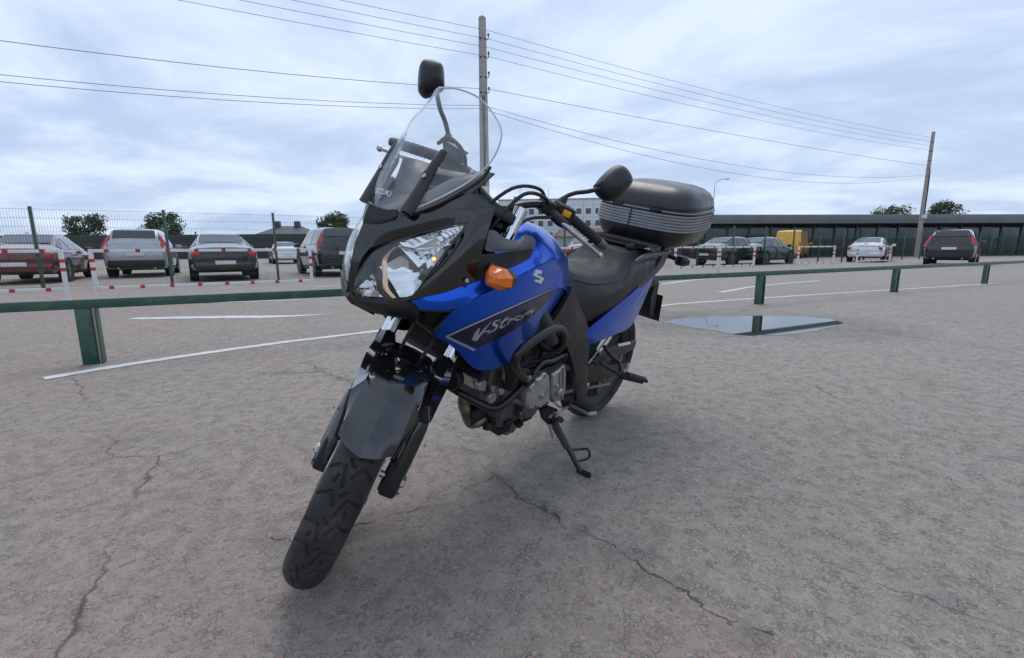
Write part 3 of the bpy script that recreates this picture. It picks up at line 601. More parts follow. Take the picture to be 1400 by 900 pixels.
# ---- handlebar, controls, mirrors (turned with the fork)
hb = [(1.125, 0, 1.098), (1.115, .07, 1.10), (1.075, .14, 1.145), (1.035, .215, 1.168), (1.0, .28, 1.160), (.972, .36, 1.142), (.945, .445, 1.122)]
hbf = [(p[0], .105-p[1], p[2]-.03) for p in hb[:1:-1]]+[(1.12, .035, 1.097)]+hb[1:]
spart('handlebar', tube(hbf, .0115, 14, 5), BARS)
for s in (-1, 1):
    m_ = (lambda p: tuple(p)) if s > 0 else (lambda p: (p[0], .105-p[1], p[2]-.03))
    spart('bar_riser', box((1.135, .035+s*.04, 1.07), (.045, .035, .07), Matrix.Rotation(-RAKE, 3, 'Y'), .006), FRAME)
    g = spart('grip', comb(tube([m_(hb[4]), m_((.986, .32, 1.151)), m_(hb[5]), m_((.952, .425, 1.127))], .0172, 16, 4), *[tube([m_((hb[4][0]+(hb[5][0]-hb[4][0])*t*1.6, hb[4][1]+(hb[5][1]-hb[4][1])*t*1.6, hb[4][2]+(hb[5][2]-hb[4][2])*t*1.6)), m_((hb[4][0]+(hb[5][0]-hb[4][0])*(t*1.6+.02), hb[4][1]+(hb[5][1]-hb[4][1])*(t*1.6+.02), hb[4][2]+(hb[5][2]-hb[4][2])*(t*1.6+.02)))], .0186, 16, 1) for t in (.08, .2, .32, .44, .56, .68, .8)]), GRIP)
    spart('bar_end', tube([m_((.953, .424, 1.127)), m_((.945, .447, 1.122)), m_((.941, .462, 1.119))], [.0168, .0168, .013], 14, 1), DARKALU)
    sw = spart('switch_housing', comb(box(m_((1.012, .252, 1.158)), (.052, .075, .062), Matrix.Rotation(s*R(24), 3, 'Z'), .012), box(m_((1.045, .19, 1.158)), (.05, .05, .045), Matrix.Rotation(s*R(24), 3, 'Z'), .010), tube([m_((1.05, .205, 1.15)), m_((1.075, .25, 1.142)), m_((1.085, .275, 1.140))], [.017, .018, .012], 12, 3)), MATTE)
    if s > 0: spart('switch_button', box((1.040, .262, 1.168), (.010, .030, .020), Matrix.Rotation(R(24), 3, 'Z'), .003), YELLOW, sw)
    else: spart('fluid_reservoir', comb(box((1.06, -.14, 1.165), (.045, .055, .035), Matrix.Rotation(-R(20), 3, 'Z'), .01), box((1.06, -.14, 1.186), (.048, .06, .008), Matrix.Rotation(-R(20), 3, 'Z'), .003)), GREYP)
    lev = [m_((1.075, .235, 1.142)), m_((1.092, .275, 1.138)), m_((1.098, .325, 1.128)), m_((1.075, .39, 1.113)), m_((1.062, .428, 1.104))]
    if s < 0: lev = [(p[0], p[1]-.03*k/4, p[2]) for k, p in enumerate(lev)]
    spart('clutch_lever' if s > 0 else 'brake_lever', comb(tube(lev, [.0095, .009, .0075, .0062, .006], 12, 5, 1.0), lathe([(.0001, -.0105), (.007, -.008), (.0105, 0), (.007, .008), (.0001, .0105)], 16, 'z', lev[-1], False)), STEEL)
# cables and hoses
for pth, r in (([(1.05, .20, 1.15), (1.09, .17, 1.185), (1.15, .10, 1.17), (1.20, .06, 1.06), (1.2, .05, .95)], .006), ([(1.04, .19, 1.165), (1.09, .14, 1.20), (1.16, .06, 1.17), (1.20, .0, 1.05), (1.19, -.02, .93)], .0055),
               ([(1.075, .22, 1.14), (1.10, .16, 1.11), (1.16, .13, 1.08), (1.2, .12, 1.0), (1.18, .1, .9)], .0055), ([(1.05, -.20, 1.17), (1.09, -.17, 1.205), (1.15, -.10, 1.18), (1.20, -.06, 1.06), (1.2, -.05, .95)], .006),
               ([fk(.92, .09, .02), fk(.80, .14, -.02), fk(.68, .12, -.03), fk(.60, .09, -.055), fk(.53, .05, -.07)], .0055), ([fk(.84, .07, .05), fk(.76, .13, .045), fk(.66, .13, .03), fk(.59, .11, .06), fk(.56, .06, .075)], .0055)):
    spart('cable', tube(pth, r, 8, 6), HOSE)
def mirror(outline, stem, boot, side):
    P = [Vector(p) for p in outline]; cen = sum(P, Vector())/len(P)
    P = crom(P+[P[0]], 4)[:-1]
    rings = []
    for sc, off in ((.94, -.004), (1, .0), (1.0, .010), (.96, .026), (.84, .041), (.62, .052), (.32, .058), (.05, .060)): rings.append([cen+(p-cen)*sc+PFD*off for p in P])
    mo = spart('mirror', comb(loft(rings)), SATIN, sharp=45)
    spart('glass', plate([cen+(p-cen)*.93-PFD*.0042 for p in P], .001, -PFD), MIRGLASS, mo)
    spart('stem', tube(stem, .0075, 12, 5), SATIN, mo)
    spart('boot', tube(boot, [.017, .019, .019, .014, .010], 14, 2), GRIP, mo)
mirror([(0.9376,0.3124,1.2781), (0.9175,0.3237,1.3194), (0.896,0.3474,1.3634), (0.891,0.3808,1.3736), (0.8971,0.4131,1.3612), (0.9062,0.4277,1.3425), (0.929,0.4167,1.2958), (0.941,0.403,1.2711), (0.9484,0.3666,1.256), (0.9463,0.3334,1.2603)],
       [(0.9718,0.2401,1.1852), (0.9607,0.2451,1.208), (0.9541,0.2687,1.233), (0.9596,0.3004,1.2559), (0.967,0.3354,1.2863)], [(0.9939,0.2299,1.14), (0.9884,0.2324,1.1513), (0.9763,0.2364,1.1759), (0.9678,0.2414,1.1935), (0.9627,0.2445,1.2038)], 1)
mirror([(0.9324,-0.3447,1.2889), (0.9149,-0.3585,1.3247), (0.9025,-0.3542,1.35), (0.8954,-0.3187,1.3647), (0.8975,-0.2933,1.3603), (0.9115,-0.2742,1.3317), (0.9233,-0.2652,1.3074), (0.938,-0.2852,1.2773), (0.9467,-0.3051,1.2595), (0.9428,-0.3308,1.2674)],
       [(0.9701,-0.186,1.1886), (0.9613,-0.1981,1.2067), (0.9548,-0.2208,1.2315), (0.9602,-0.2456,1.2546), (0.9645,-0.2739,1.2914)], [(0.9864,-0.1656,1.1552), (0.9827,-0.1697,1.1629), (0.9757,-0.1799,1.1772), (0.9683,-0.188,1.1925), (0.9645,-0.192,1.2001)], -1)

# ---- frame, seat, tail
spar = patch([[(0.8875,0.168,0.7148), (0.8404,0.164,0.7434), (0.7858,0.155,0.7907), (0.7474,0.146,0.8327)],
              [(0.8068,0.172,0.6566), (0.7639,0.17,0.6844), (0.7101,0.163,0.7221), (0.648,0.15,0.7288)],
              [(0.7178,0.172,0.5818), (0.6875,0.172,0.6011), (0.6449,0.17,0.6274), (0.5861,0.162,0.6568)],
              [(0.6396,0.168,0.4949), (0.6188,0.169,0.5105), (0.5869,0.168,0.5365), (0.5434,0.165,0.5736)],
              [(0.563,0.163,0.3805), (0.5363,0.165,0.3815), (0.5094,0.164,0.3955), (0.4793,0.16,0.4149)],
              [(0.506,0.158,0.2734), (0.4762,0.16,0.2544), (0.4521,0.16,0.2584), (0.4187,0.156,0.2733)]], 4, 4, .02)
both('frame_spar', spar, FRAME)
part('cover_seam', tube([(0.6531,0.1725,0.6513), (0.6748,0.176,0.622), (0.6917,0.176,0.5816)], .0022, 6, 3), HOSE)
part('pivot_cap', disc((0.5796,0.172,0.4668), (0, 1, 0), .011, .004, 16, .001), HOSE)
fr2 = tube([(1.16, .06, .93), (1.05, .13, .82), (.92, .152, .72), (.80, .152, .60)], [.035, .04, .04, .035], 12, 4, 1.3)
both('main_beam', fr2, FRAME)
part('cradle', comb(tube([(1.14, .05, .80), (1.12, .06, .62), (1.05, .09, .44)], .02, 12, 4), tube([(1.14, -.05, .80), (1.12, -.06, .62), (1.05, -.09, .44)], .02, 12, 4)), FRAME)
seat_s = [prof(.705, [(0, .915), (.05, .905), (.088, .875), (.12, .81), (.138, .74)]),
          prof(.65, [(0, .878), (.07, .873), (.118, .84), (.148, .765), (.156, .69)]),
          prof(.56, [(0, .856), (.09, .852), (.145, .825), (.172, .765), (.166, .675)]),
          prof(.45, [(0, .852), (.105, .85), (.16, .826), (.185, .78), (.180, .69)]),
          prof(.35, [(0, .866), (.11, .862), (.165, .838), (.187, .80), (.180, .70)]),
          prof(.285, [(0, .900), (.105, .895), (.158, .868), (.181, .828), (.176, .715)]),
          prof(.24, [(0, .945), (.095, .938), (.145, .905), (.171, .855), (.172, .73)]),
          prof(.12, [(0, .955), (.09, .95), (.135, .925), (.162, .875), (.162, .755)]),
          prof(-.04, [(0, .955), (.085, .95), (.125, .93), (.147, .885), (.142, .79)]),
          prof(-.14, [(0, .945), (.07, .94), (.105, .925), (.122, .895), (.118, .82)])]
sp = patch([r[2:] for r in seat_s], 5, 5, .004); sp2 = patch([r[:3] for r in seat_s[6:]], 5, 5, .004); sp3 = patch([r[:3] for r in seat_s[:7]], 5, 5, .004)
seat = part('seat', comb(sp, mir(sp), sp2, mir(sp2)), VINYL, sharp=60)
part('rider_panel', comb(sp3, mir(sp3)), SEATTOP, seat, sharp=60)
seam = [(p[0], p[1]+.0015, p[2]+.002) for p in (seat_s[6][2], seat_s[5][2], seat_s[4][2], seat_s[3][2], seat_s[2][2], seat_s[1][2])]
for fx_ in (lambda v: v, mir): part('seam', fx_(tube(seam, .0022, 6, 5)), MATTE, seat)
tail = patch([[(0.6243,0.172,0.6249), (0.552,0.182,0.6651), (0.4419,0.187,0.7109), (0.2111,0.172,0.7722), (0.0234,0.15,0.8219), (-0.1016,0.13,0.8598)],
              [(0.616,0.176,0.6028), (0.5153,0.188,0.6296), (0.384,0.192,0.6588), (0.1713,0.177,0.7133), (0.0038,0.152,0.784), (-0.1016,0.131,0.8562)],
              [(0.5514,0.168,0.5662), (0.4531,0.178,0.5762), (0.3125,0.182,0.5862), (0.1021,0.162,0.5927), (-0.0323,0.142,0.7056), (-0.1149,0.128,0.8472)]], 4, 4, .004)
tl, tr_ = both('tail_panel', tail, BLUE)
tail_tree = BVHTree.FromPolygons([Vector(p) for p in tail[0]], tail[1])
tv, tf = text_pts('650', .3, 1.0)
w = max(p.x for p in tv); o_, e_ = Vector((0.1601,0.175,0.7224)), Vector((0.0392,0.155,0.7723)); ux_ = (e_-o_)/w; upd = Vector((.55, 0, .8)).normalized()*.018
part('lettering', on_surface([o_+ux_*p.x+upd*p.y for p in tv], tf, tail_tree, (0, -1, 0), .0012), SILVERDECAL, tl)
part('subframe', comb(tube([(.66, .10, .74), (.40, .12, .74), (.0, .10, .84), (-.2, .08, .86)], .014, 10, 4), tube([(.66, -.10, .74), (.40, -.12, .74), (.0, -.10, .84), (-.2, -.08, .86)], .014, 10, 4), tube([(.60, .10, .50), (.40, .115, .62), (.12, .11, .80)], .012, 10, 4), tube([(.60, -.10, .50), (.40, -.115, .62), (.12, -.11, .80)], .012, 10, 4), box((.36, 0, .70), (.5, .20, .16), None, .03)), MATTE)
ud = patch([[(.42, .0, .66), (.42, .07, .655), (.42, .10, .62)], [(.2, .0, .73), (.2, .08, .725), (.2, .11, .69)], [(-.05, 0, .78), (-.05, .09, .775), (-.05, .115, .73)], [(-.25, 0, .80), (-.25, .085, .795), (-.25, .10, .755)], [(-.36, 0, .76), (-.36, .07, .755), (-.36, .08, .73)]], 3, 3, .004)
part('rear_mudguard', comb(ud, mir(ud), plate([(-.30, .085, .78), (-.36, .08, .76), (-.43, .075, .55), (-.38, .075, .545), (-.28, .085, .68)], .004), plate([(-.30, -.085, .78), (-.36, -.08, .76), (-.43, -.075, .55), (-.38, -.075, .545), (-.28, -.085, .68)], .004), plate([(-.36, .08, .76), (-.36, -.08, .76), (-.43, -.075, .55), (-.43, .075, .55)], .004)), MATTE)
pl = part('plate_holder', comb(box((-.445, 0, .60), (.006, .20, .17), Matrix.Rotation(R(16), 3, 'Y'), .002), box((-.437, 0, .60), (.012, .14, .04), Matrix.Rotation(R(16), 3, 'Y'), .004)), SATIN)
part('plate', box((-.450, 0, .602), (.003, .19, .13), Matrix.Rotation(R(16), 3, 'Y'), .001), STICK, pl)
part('tail_light', loft([[(-.235+dx, y*.085*k, .878+z*.028*k) for y, z in ((-1, -.4), (-.8, -1), (.8, -1), (1, -.4), (1, .4), (.8, 1), (-.8, 1), (-1, .4))] for dx, k in ((.03, 1), (0, 1), (-.03, .85), (-.045, .5))]), RED)
# rack and grab rails
rk = comb(*[boxp((.16, s*.075, .962), (-.34, s*.075, .972), .022, .016, .003) for s in (-1, 1)], *[boxp((x, -.085, .968), (x, .085, .968), .03, .012, .003) for x in (.12, -.05, -.22, -.32)], plate([(.10, -.15, .974), (.10, .15, .974), (-.30, .13, .978), (-.30, -.13, .978)], .018, (0, 0, 1), .004))
part('luggage_rack', rk, SATIN)
for s in (-1, 1):
    part('grab_rail', comb(tube([(.20, s*.135, .89), (.14, s*.155, .93), (-.02, s*.155, .945), (-.20, s*.14, .95), (-.27, s*.10, .955)], [.012, .014, .014, .014, .012], 12, 5), plate([(-0.1167,0.15,0.9773), (-0.1971,0.15,0.9657), (-0.1769,0.145,0.884), (-0.1222,0.145,0.8474), (0.1089,0.168,0.7811), (0.1531,0.168,0.7985), (-0.0635,0.147,0.8693), (-0.1062,0.147,0.9056)] if s > 0 else [(-.2, -.135, .87), (-.2, -.14, .93), (-.25, -.14, .95), (-.26, -.13, .9)], .02, (0, -s, 0))), GREYP if s > 0 else SATIN)

# ---- top case
CX, CY = -.25, 0.0
def sup(lx, ly, z, n=64, e=3.6, cx=0.0):
    o = []
    for k in range(n):
        a = 2*math.pi*k/n; c, s = math.cos(a), math.sin(a)
        o.append((CX+cx+lx*math.copysign(abs(c)**(2/e), c), CY+ly*math.copysign(abs(s)**(2/e), s), z-.12*((lx*math.copysign(abs(c)**(2/e), c)))))
    return o
base = part('top_case', loft([sup(.15, .15, .99), sup(.19, .19, .993), sup(.222, .222, 1.008), sup(.243, .243, 1.04), sup(.252, .252, 1.07), sup(.254, .254, 1.095)]), CASE, sharp=30)
part('lid', loft([sup(.254, .254, 1.166), sup(.260, .260, 1.167), sup(.262, .262, 1.175), sup(.260, .260, 1.182), sup(.254, .254, 1.185), sup(.255, .255, 1.19), sup(.250, .250, 1.212), sup(.238, .238, 1.236), sup(.218, .218, 1.258), sup(.186, .188, 1.276), sup(.135, .14, 1.288), sup(.07, .07, 1.294), sup(.02, .02, 1.295)]), CASE, base, sharp=30)
br_ = []
for i in range(6):
    z0 = 1.084+i*.0138
    br_ += [sup(.2545, .2545, z0), sup(.2625, .2625, z0+.0018), sup(.2625, .2625, z0+.0088), sup(.2545, .2545, z0+.0108)]
part('band', loft(br_), BAND, base, sharp=25)
part('lid_bead', loft([sup(.2622, .2622, 1.172), sup(.2632, .2632, 1.173), sup(.2632, .2632, 1.176), sup(.2622, .2622, 1.177)], False), BAND, base)
for s in (-1, 1):
    q = sup(.2635, .2635, 1.118, 128); rr = [p for p in q if p[0] < CX-.12 and s*p[1] > .15]
    rr.sort(key=lambda p: p[0]-s*p[1]*1.0); zt = [(p[0], p[1], p[2]+.036) for p in rr]; zb = [(p[0], p[1], p[2]-.010+.03*abs(k/(len(rr)-1)-.5)) for k, p in enumerate(rr)]
    part('reflector', loft([zb, zt], False, False), RED, base)
part('latch', box((CX+.262, -.02, 1.125-.12*.262), (.008, .006, .08), None, .002), MATTE, base)
for y in (-.10, .10): part('hinge', box((CX+.259, y, 1.178-.12*.259), (.010, .06, .014), None, .003), SATIN, base)

# ---- swingarm, chain, rear details
sa = comb(*[loft([[(x, s*y+w*a, z+h*b) for a, b in ((-1, -.8), (-.8, -1), (.8, -1), (1, -.8), (1, .8), (.8, 1), (-.8, 1), (-1, .8))] for x, y, z, w, h in ((.60, .095, .40, .022, .040), (.45, .112, .385, .020, .042), (.30, .125, .365, .018, .040), (.10, .128, .338, .017, .034), (-.05, .128, .322, .016, .03))]) for s in (-1, 1)], box((.52, 0, .395), (.11, .20, .06), None, .012))
part('swingarm', sa, FRAME)
part('chain_adjuster', comb(box((-.055, .129, .321), (.03, .034, .052), None, .004), tube([(0, .10, .32), (0, .155, .32)], .016, 6, 1)), ALU)
part('rear_axle', tube([(0, -.15, .32), (0, .15, .32)], .011, 12, 1), STEEL)
cg = patch([[(0.3371,0.125,0.4425), (0.2313,0.13,0.4765), (0.0965,0.132,0.4842), (-0.1009,0.13,0.4704)], [(0.3515,0.136,0.4313), (0.2375,0.14,0.451), (0.1045,0.142,0.4615), (-0.0829,0.14,0.456)], [(0.3122,0.134,0.3996), (0.1988,0.138,0.4115), (0.0615,0.14,0.4206), (-0.0866,0.138,0.4336)]], 3, 3, .004)
gd = part('chain_guard', cg, SATIN)
part('caution_label', patch([[(0.1358,0.1375,0.491), (-0.0069,0.137,0.4803)], [(0.1322,0.143,0.4787), (-0.0179,0.142,0.4659)]], 2, 2, .0006), STICK, gd)
def chain_run(p0, p1, n):
    out = []; p0, p1 = Vector(p0), Vector(p1); d = (p1-p0)
    for k in range(n):
        a = p0+d*(k/n); b = p0+d*((k+.92)/n); out.append(boxp(a, b, .010 if k % 2 else .016, .011, .002, (0, 1, 0)))
    return comb(*out)
for a_, b_ in (((-.02, .082, .213), (.62, .082, .315)), ((-.02, .082, .427), (.62, .082, .375))): part('chain_run', chain_run(a_, b_, 40), STEEL)['kind'] = 'stuff'
part('shock_absorber', comb(tube([(.42, 0, .36), (.50, 0, .66)], .022, 14, 1), tube([(.45+.035*math.cos(k*.7)*.3+k*.0016, .04*math.sin(k*.7), .42+k*.0044+.0) for k in range(45)], .006, 6, 1)), DARKALU)
part('tie_link', tube([(0.4612,0.15,0.4423), (0.379,0.15,0.4968), (0.2613,0.145,0.5691)], .004, 8, 2), STEEL)
# passenger footrest bracket, triangular tube with peg
ppt = Vector((0.2405,0.23,0.3842))
part('passenger_peg_bracket', comb(tube([(0.3281,0.155,0.5182), (0.2669,0.175,0.4663), (0.2242,0.2,0.4371), (0.2299,0.222,0.409), ppt], .0095, 10, 4), tube([(0.336,0.16,0.4411), (0.2923,0.178,0.4165), (0.2509,0.205,0.3955), ppt], .0095, 10, 4)), BARS)
part('passenger_peg', comb(boxp(ppt, (0.1812,0.325,0.3809), .040, .028, .009), boxp((0.2267,0.255,0.3951), (0.157,0.33,0.379), .044, .016, .005)), GRIP)
# rider footrest and gear lever
rp0, rp1 = Vector((0.5795,0.19,0.3132)), Vector((0.6334,0.315,0.34))
part('footpeg_bracket', comb(plate([(0.6396,0.17,0.3387), (0.5902,0.17,0.3456), (0.5038,0.172,0.3046), (0.4988,0.176,0.2612), (0.5598,0.178,0.2662), (0.6145,0.172,0.2942)], .014, (0, -1, 0), .003), tube([(0.58,0.17,0.3041), rp0], .013, 10, 1)), MATTE)
pg_ = part('rider_footpeg', boxp(rp0, rp1, .044, .016, .005), ALU)
dv_ = rp1-rp0
part('peg_rubber', comb(boxp(rp0+dv_*.12+Vector((0, 0, .012)), rp1-dv_*.06+Vector((0, 0, .012)), .042, .012, .004), *[boxp(rp0+dv_*t+Vector((-.021, 0, .0185)), rp0+dv_*t+Vector((.021, 0, .0185)), .007, .005, .001) for t in (.2, .3, .4, .5, .6, .7, .8, .9)]), GRIP, pg_)
part('gear_lever', comb(tube([(0.6002,0.18,0.3006), (0.6723,0.195,0.3088), (0.7454,0.205,0.3195), (0.7858,0.21,0.3249)], .0065, 10, 3), tube([(0.7434,0.2,0.3198), (0.78,0.245,0.3367)], [.010, .011], 10, 1)), ALU)
part('gear_lever_rubber', tube([(0.7567,0.21,0.3156), (0.7865,0.26,0.3349)], .0125, 12, 1), GRIP)
part('gear_linkage', tube([(0.6077,0.182,0.2968), (0.6772,0.18,0.3236), (0.7211,0.175,0.3609)], .004, 8, 2), STEEL)

# ---- side stand
sp0, sp1 = Vector((0.6661,0.16,0.2522)), Vector((0.6698,0.344,0.0916))
part('stand_mount', comb(plate([(0.7524,0.15,0.3122), (0.6954,0.15,0.3151), (0.6214,0.15,0.279), (0.6102,0.158,0.2151), (0.6726,0.165,0.2182), (0.7287,0.155,0.2667)], .02, (0, -1, 0), .003), tube([sp0-Vector((0, .02, 0)), sp0+Vector((0, .022, 0))], .016, 12, 1)), MATTE)
std = part('side_stand', comb(tube([sp0, sp0.lerp(sp1, .3), sp0.lerp(sp1, .97)], [.017, .0125, .011], 14, 2), tube([sp0.lerp(sp1, .14)+Vector((.012, -.01, 0)), sp0.lerp(sp1, .55)+Vector((.008, -.006, 0))], .009, 8, 1)), BARS)
part('stand_loop', tube([sp0.lerp(sp1, .58), (0.5902,0.29,0.146), (0.596,0.31,0.159), (0.5959,0.325,0.1493), (0.5994,0.325,0.122), sp0.lerp(sp1, .80)], .0052, 10, 4), BARS, std)
ft0 = [Vector((0.652,0.3102,0.0695)), Vector((0.6305,0.3115,0.0698)), Vector((0.6392,0.367,0.0825)), Vector((0.6566,0.3797,0.0854)), Vector((0.6684,0.3698,0.0831))]
part('stand_foot', loft([ft0, [p+Vector((0, .003, .013)) for p in ft0]]), BARS, std)
spr0, spr1 = Vector((0.7058,0.17,0.2459)), Vector((0.7127,0.205,0.1969))
def coil(a, b, r, turns, wr):
    a, b = Vector(a), Vector(b); d = b-a; z = d.normalized(); u = z.orthogonal().normalized(); w_ = z.cross(u); n = turns*8
    return tube([a+d*(k/n)+(u*math.cos(k*math.pi/4)+w_*math.sin(k*math.pi/4))*r for k in range(n+1)], wr, 6, 1)
part('spring', comb(coil(spr0, spr1, .007, 8, .0018), tube([spr1, (0.7132,0.21,0.1928), (0.6882,0.22,0.1888)], .003, 6, 2)), STEEL, std)

# ---- engine
def lump(pts, th, bev=.006): return plate(pts, th, (0, -1, 0), bev)
crank = comb(box((.80, 0, .385), (.36, .24, .21), None, .04), box((.84, 0, .29), (.20, .18, .08), None, .03), box((.64, 0, .45), (.14, .20, .16), None, .03))
part('crankcase', crank, DARKALU)
gc_out = [(0.8251,0.178,0.5089), (0.7965,0.178,0.4901), (0.7693,0.178,0.4335), (0.7557,0.178,0.3721), (0.7868,0.178,0.3586), (0.8273,0.178,0.3611), (0.8716,0.178,0.3651), (0.8982,0.178,0.3763), (0.9182,0.178,0.4126), (0.9206,0.178,0.4432), (0.9104,0.178,0.476), (0.8798,0.178,0.4949), (0.8525,0.178,0.4973), (0.8423,0.178,0.5099)]
gcv = part('generator_cover', comb(lump(gc_out, .05, .008)), ALU, sharp=25)
gcc = Vector((0.8246,0.179,0.4157))
part('cover_plug', comb(disc(gcc, (0, 1, 0), .017, .004, 24, .001), disc(gcc+Vector((0, .004, 0)), (0, 1, 0), .007, .003, 6, .001)), STEEL, gcv)
for p in ((0.8303,0.179,0.4984), (0.8834,0.179,0.4873), (0.9149,0.179,0.4569), (0.8988,0.179,0.3892), (0.827,0.179,0.371), (0.7677,0.179,0.3728)): part('bolt', disc(Vector(p), (0, 1, 0), .006, .005, 8, .001), ALU, gcv)
spc = part('sprocket_cover', lump([(0.7582,0.168,0.48), (0.7097,0.168,0.491), (0.6775,0.168,0.5063), (0.6466,0.166,0.463), (0.6206,0.166,0.3727), (0.6241,0.166,0.329), (0.6934,0.166,0.3354), (0.7258,0.167,0.3849)], .05, .008), ALU, sharp=25)
part('cover_rib', comb(tube([(0.6943,0.171,0.4952), (0.6669,0.171,0.4369), (0.6444,0.171,0.3473)], .005, 8, 3), tube([(0.7113,0.171,0.4831), (0.6837,0.171,0.4083)], .004, 8, 2)), ALU, spc)
part('clutch_adjuster', comb(disc((0.6974,0.167,0.3953), (0, 1, 0), .018, .022, 20, .004), disc((0.7196,0.167,0.4272), (0, 1, 0), .010, .012, 8, .002)), ALU, spc)
part('water_pump', comb(disc((0.8619,0.14,0.3601), (0.3, 1, -.1), .036, .035, 24, .008), disc((0.885,0.13,0.3404), (.3, 1, 0), .02, .03, 16, .004), tube([(0.9116,0.15,0.3918), (0.934,0.14,0.4059), (0.9606,0.13,0.406), (0.9582,0.11,0.375)], .012, 10, 3)), DARKALU)
def cylinder(base_p, axis, n, r, ln, name):
    a = Vector(axis).normalized(); b = Vector(base_p); u = Vector((0, 1, 0)); w_ = a.cross(u).normalized()
    def ring(t, s): return [b+a*t+(u*x*r*s+w_*z*r*s) for x, z in ((-1, -.7), (-.7, -1), (.7, -1), (1, -.7), (1, .7), (.7, 1), (-.7, 1), (-1, .7))]
    rs = []
    for k in range(n):
        t = ln*k/n; rs += [ring(t, .86), ring(t, 1), ring(t+ln/n*.45, 1), ring(t+ln/n*.45, .86)]
    rs += [ring(ln, .95), ring(ln*1.25, .98), ring(ln*1.4, .9), ring(ln*1.42, .6)]
    return part(name, loft(rs), DARKALU, sharp=20)
fc = cylinder((.90, 0, .44), (.95, 0, .34), 7, .10, .13, 'front_cylinder')
cylinder((.80, 0, .50), (-.12, 0, 1), 7, .10, .12, 'rear_cylinder')
part('head_cover', comb(lump([(1.1463,0.1,0.5297), (1.1019,0.1,0.5245), (1.049,0.1,0.4922), (0.9659,0.1,0.4508), (0.9391,0.1,0.4136), (1.0159,0.1,0.42), (1.07,0.1,0.4495), (1.1215,0.1,0.4802)], .10, .012), disc((1.118,0.102,0.5047), (.2, 1, 0), .018, .02, 16, .004), disc((1.0528,0.1,0.4419), (.2, 1, 0), .02, .025, 16, .004), disc((0.9922,0.102,0.4468), (.2, 1, 0), .014, .012, 12, .003), lump([(1.0036,0.11,0.5505), (0.9594,0.11,0.5553), (0.9193,0.11,0.488), (0.9544,0.11,0.4581), (0.9924,0.11,0.491)], .05, .006)), ALU, fc, sharp=25)
part('coolant_hose', tube([(1.12, .12, .66), (1.06, .15, .60), (1.0, .14, .52), (.96, .12, .46)], .017, 12, 4), HOSE)
part('coolant_hose', tube([(0.8735,0.17,0.581), (0.8732,0.18,0.6077), (0.8108,0.175,0.6001), (0.7229,0.16,0.5598)], .012, 10, 4), HOSE)
part('header_pipe', comb(tube([(1.06, 0, .47), (1.0643,0,0.3797), (1.0549,0.01,0.3393), (1.0319,0.02,0.2905), (1.0055,0.03,0.2867), (0.9671,0.04,0.2885), (.80, .05, .20)], .0225, 16, 6)), EXH)
part('exhaust_pipe', comb(tube([(.84, .05, .205), (.62, .0, .20), (.45, -.08, .24), (.2, -.15, .36), (.05, -.18, .42)], .024, 14, 4)), EXH)
part('silencer', tube([(.10, -.175, .40), (.05, -.185, .42), (-.25, -.20, .54), (-.42, -.205, .61), (-.45, -.205, .622)], [.035, .058, .062, .056, .03], 20, 4), STEEL)
part('oil_filter', comb(disc((.985, .02, .33), (1, 0, -.2), .036, .07, 20, .006), box((.95, .06, .31), (.06, .07, .05), None, .012), box((.90, -.02, .25), (.08, .12, .04), None, .012), disc((0.973,0.06,0.2906), (.2, .3, -1), .022, .03, 16, .004), disc((0.9282,0.1,0.3049), (.2, 1, -.3), .02, .03, 16, .004), disc((0.8474,0.1,0.2753), (.2, 1, -.3), .016, .03, 12, .003), box((0.8977,0.05,0.2411), (.07, .08, .03), None, .008), box((0.8292,0.12,0.3054), (.05, .05, .03), None, .006)), MATTE)
part('wiring', comb(tube([(0.8217,0.13,0.5192), (0.8592,0.13,0.5032), (0.8758,0.12,0.4483), (0.9247,0.12,0.4307)], .006, 8, 4), tube([(0.6741,0.15,0.5274), (0.731,0.15,0.5075), (0.802,0.15,0.5075), (0.8517,0.15,0.4976), (0.873,0.14,0.444)], .005, 8, 4), tube([(0.9841,0.13,0.5401), (0.9311,0.14,0.4886), (0.8776,0.13,0.4101)], .007, 8, 4)), HOSE)
part('ignition_coils', comb(box((.98, .085, .60), (.09, .05, .07), Matrix.Rotation(.5, 3, 'Y'), .01), box((.90, .10, .55), (.06, .05, .06), None, .01), box((.84, .09, .62), (.22, .12, .12), None, .02)), HOSE)
# radiator
rad_f = [boxp((1.195-.0*z, -.165, .585+.0075*z), (1.195, .165, .585+.0075*z), .03, .0028, 0) for z in range(30)]
rd = part('radiator', comb(box((1.178, 0, .70), (.012, .32, .22), None, .002), *[box((1.185, s*.172, .70), (.04, .018, .25), None, .006) for s in (-1, 1)], box((1.185, 0, .822), (.045, .36, .022), None, .006), box((1.185, 0, .578), (.045, .36, .022), None, .006)), MATTE)
part('fins', comb(*rad_f), HOSE, rd)
part('horn', disc((1.22, .08, .545), (1, .2, 0), .038, .03, 24, .006), MATTE)
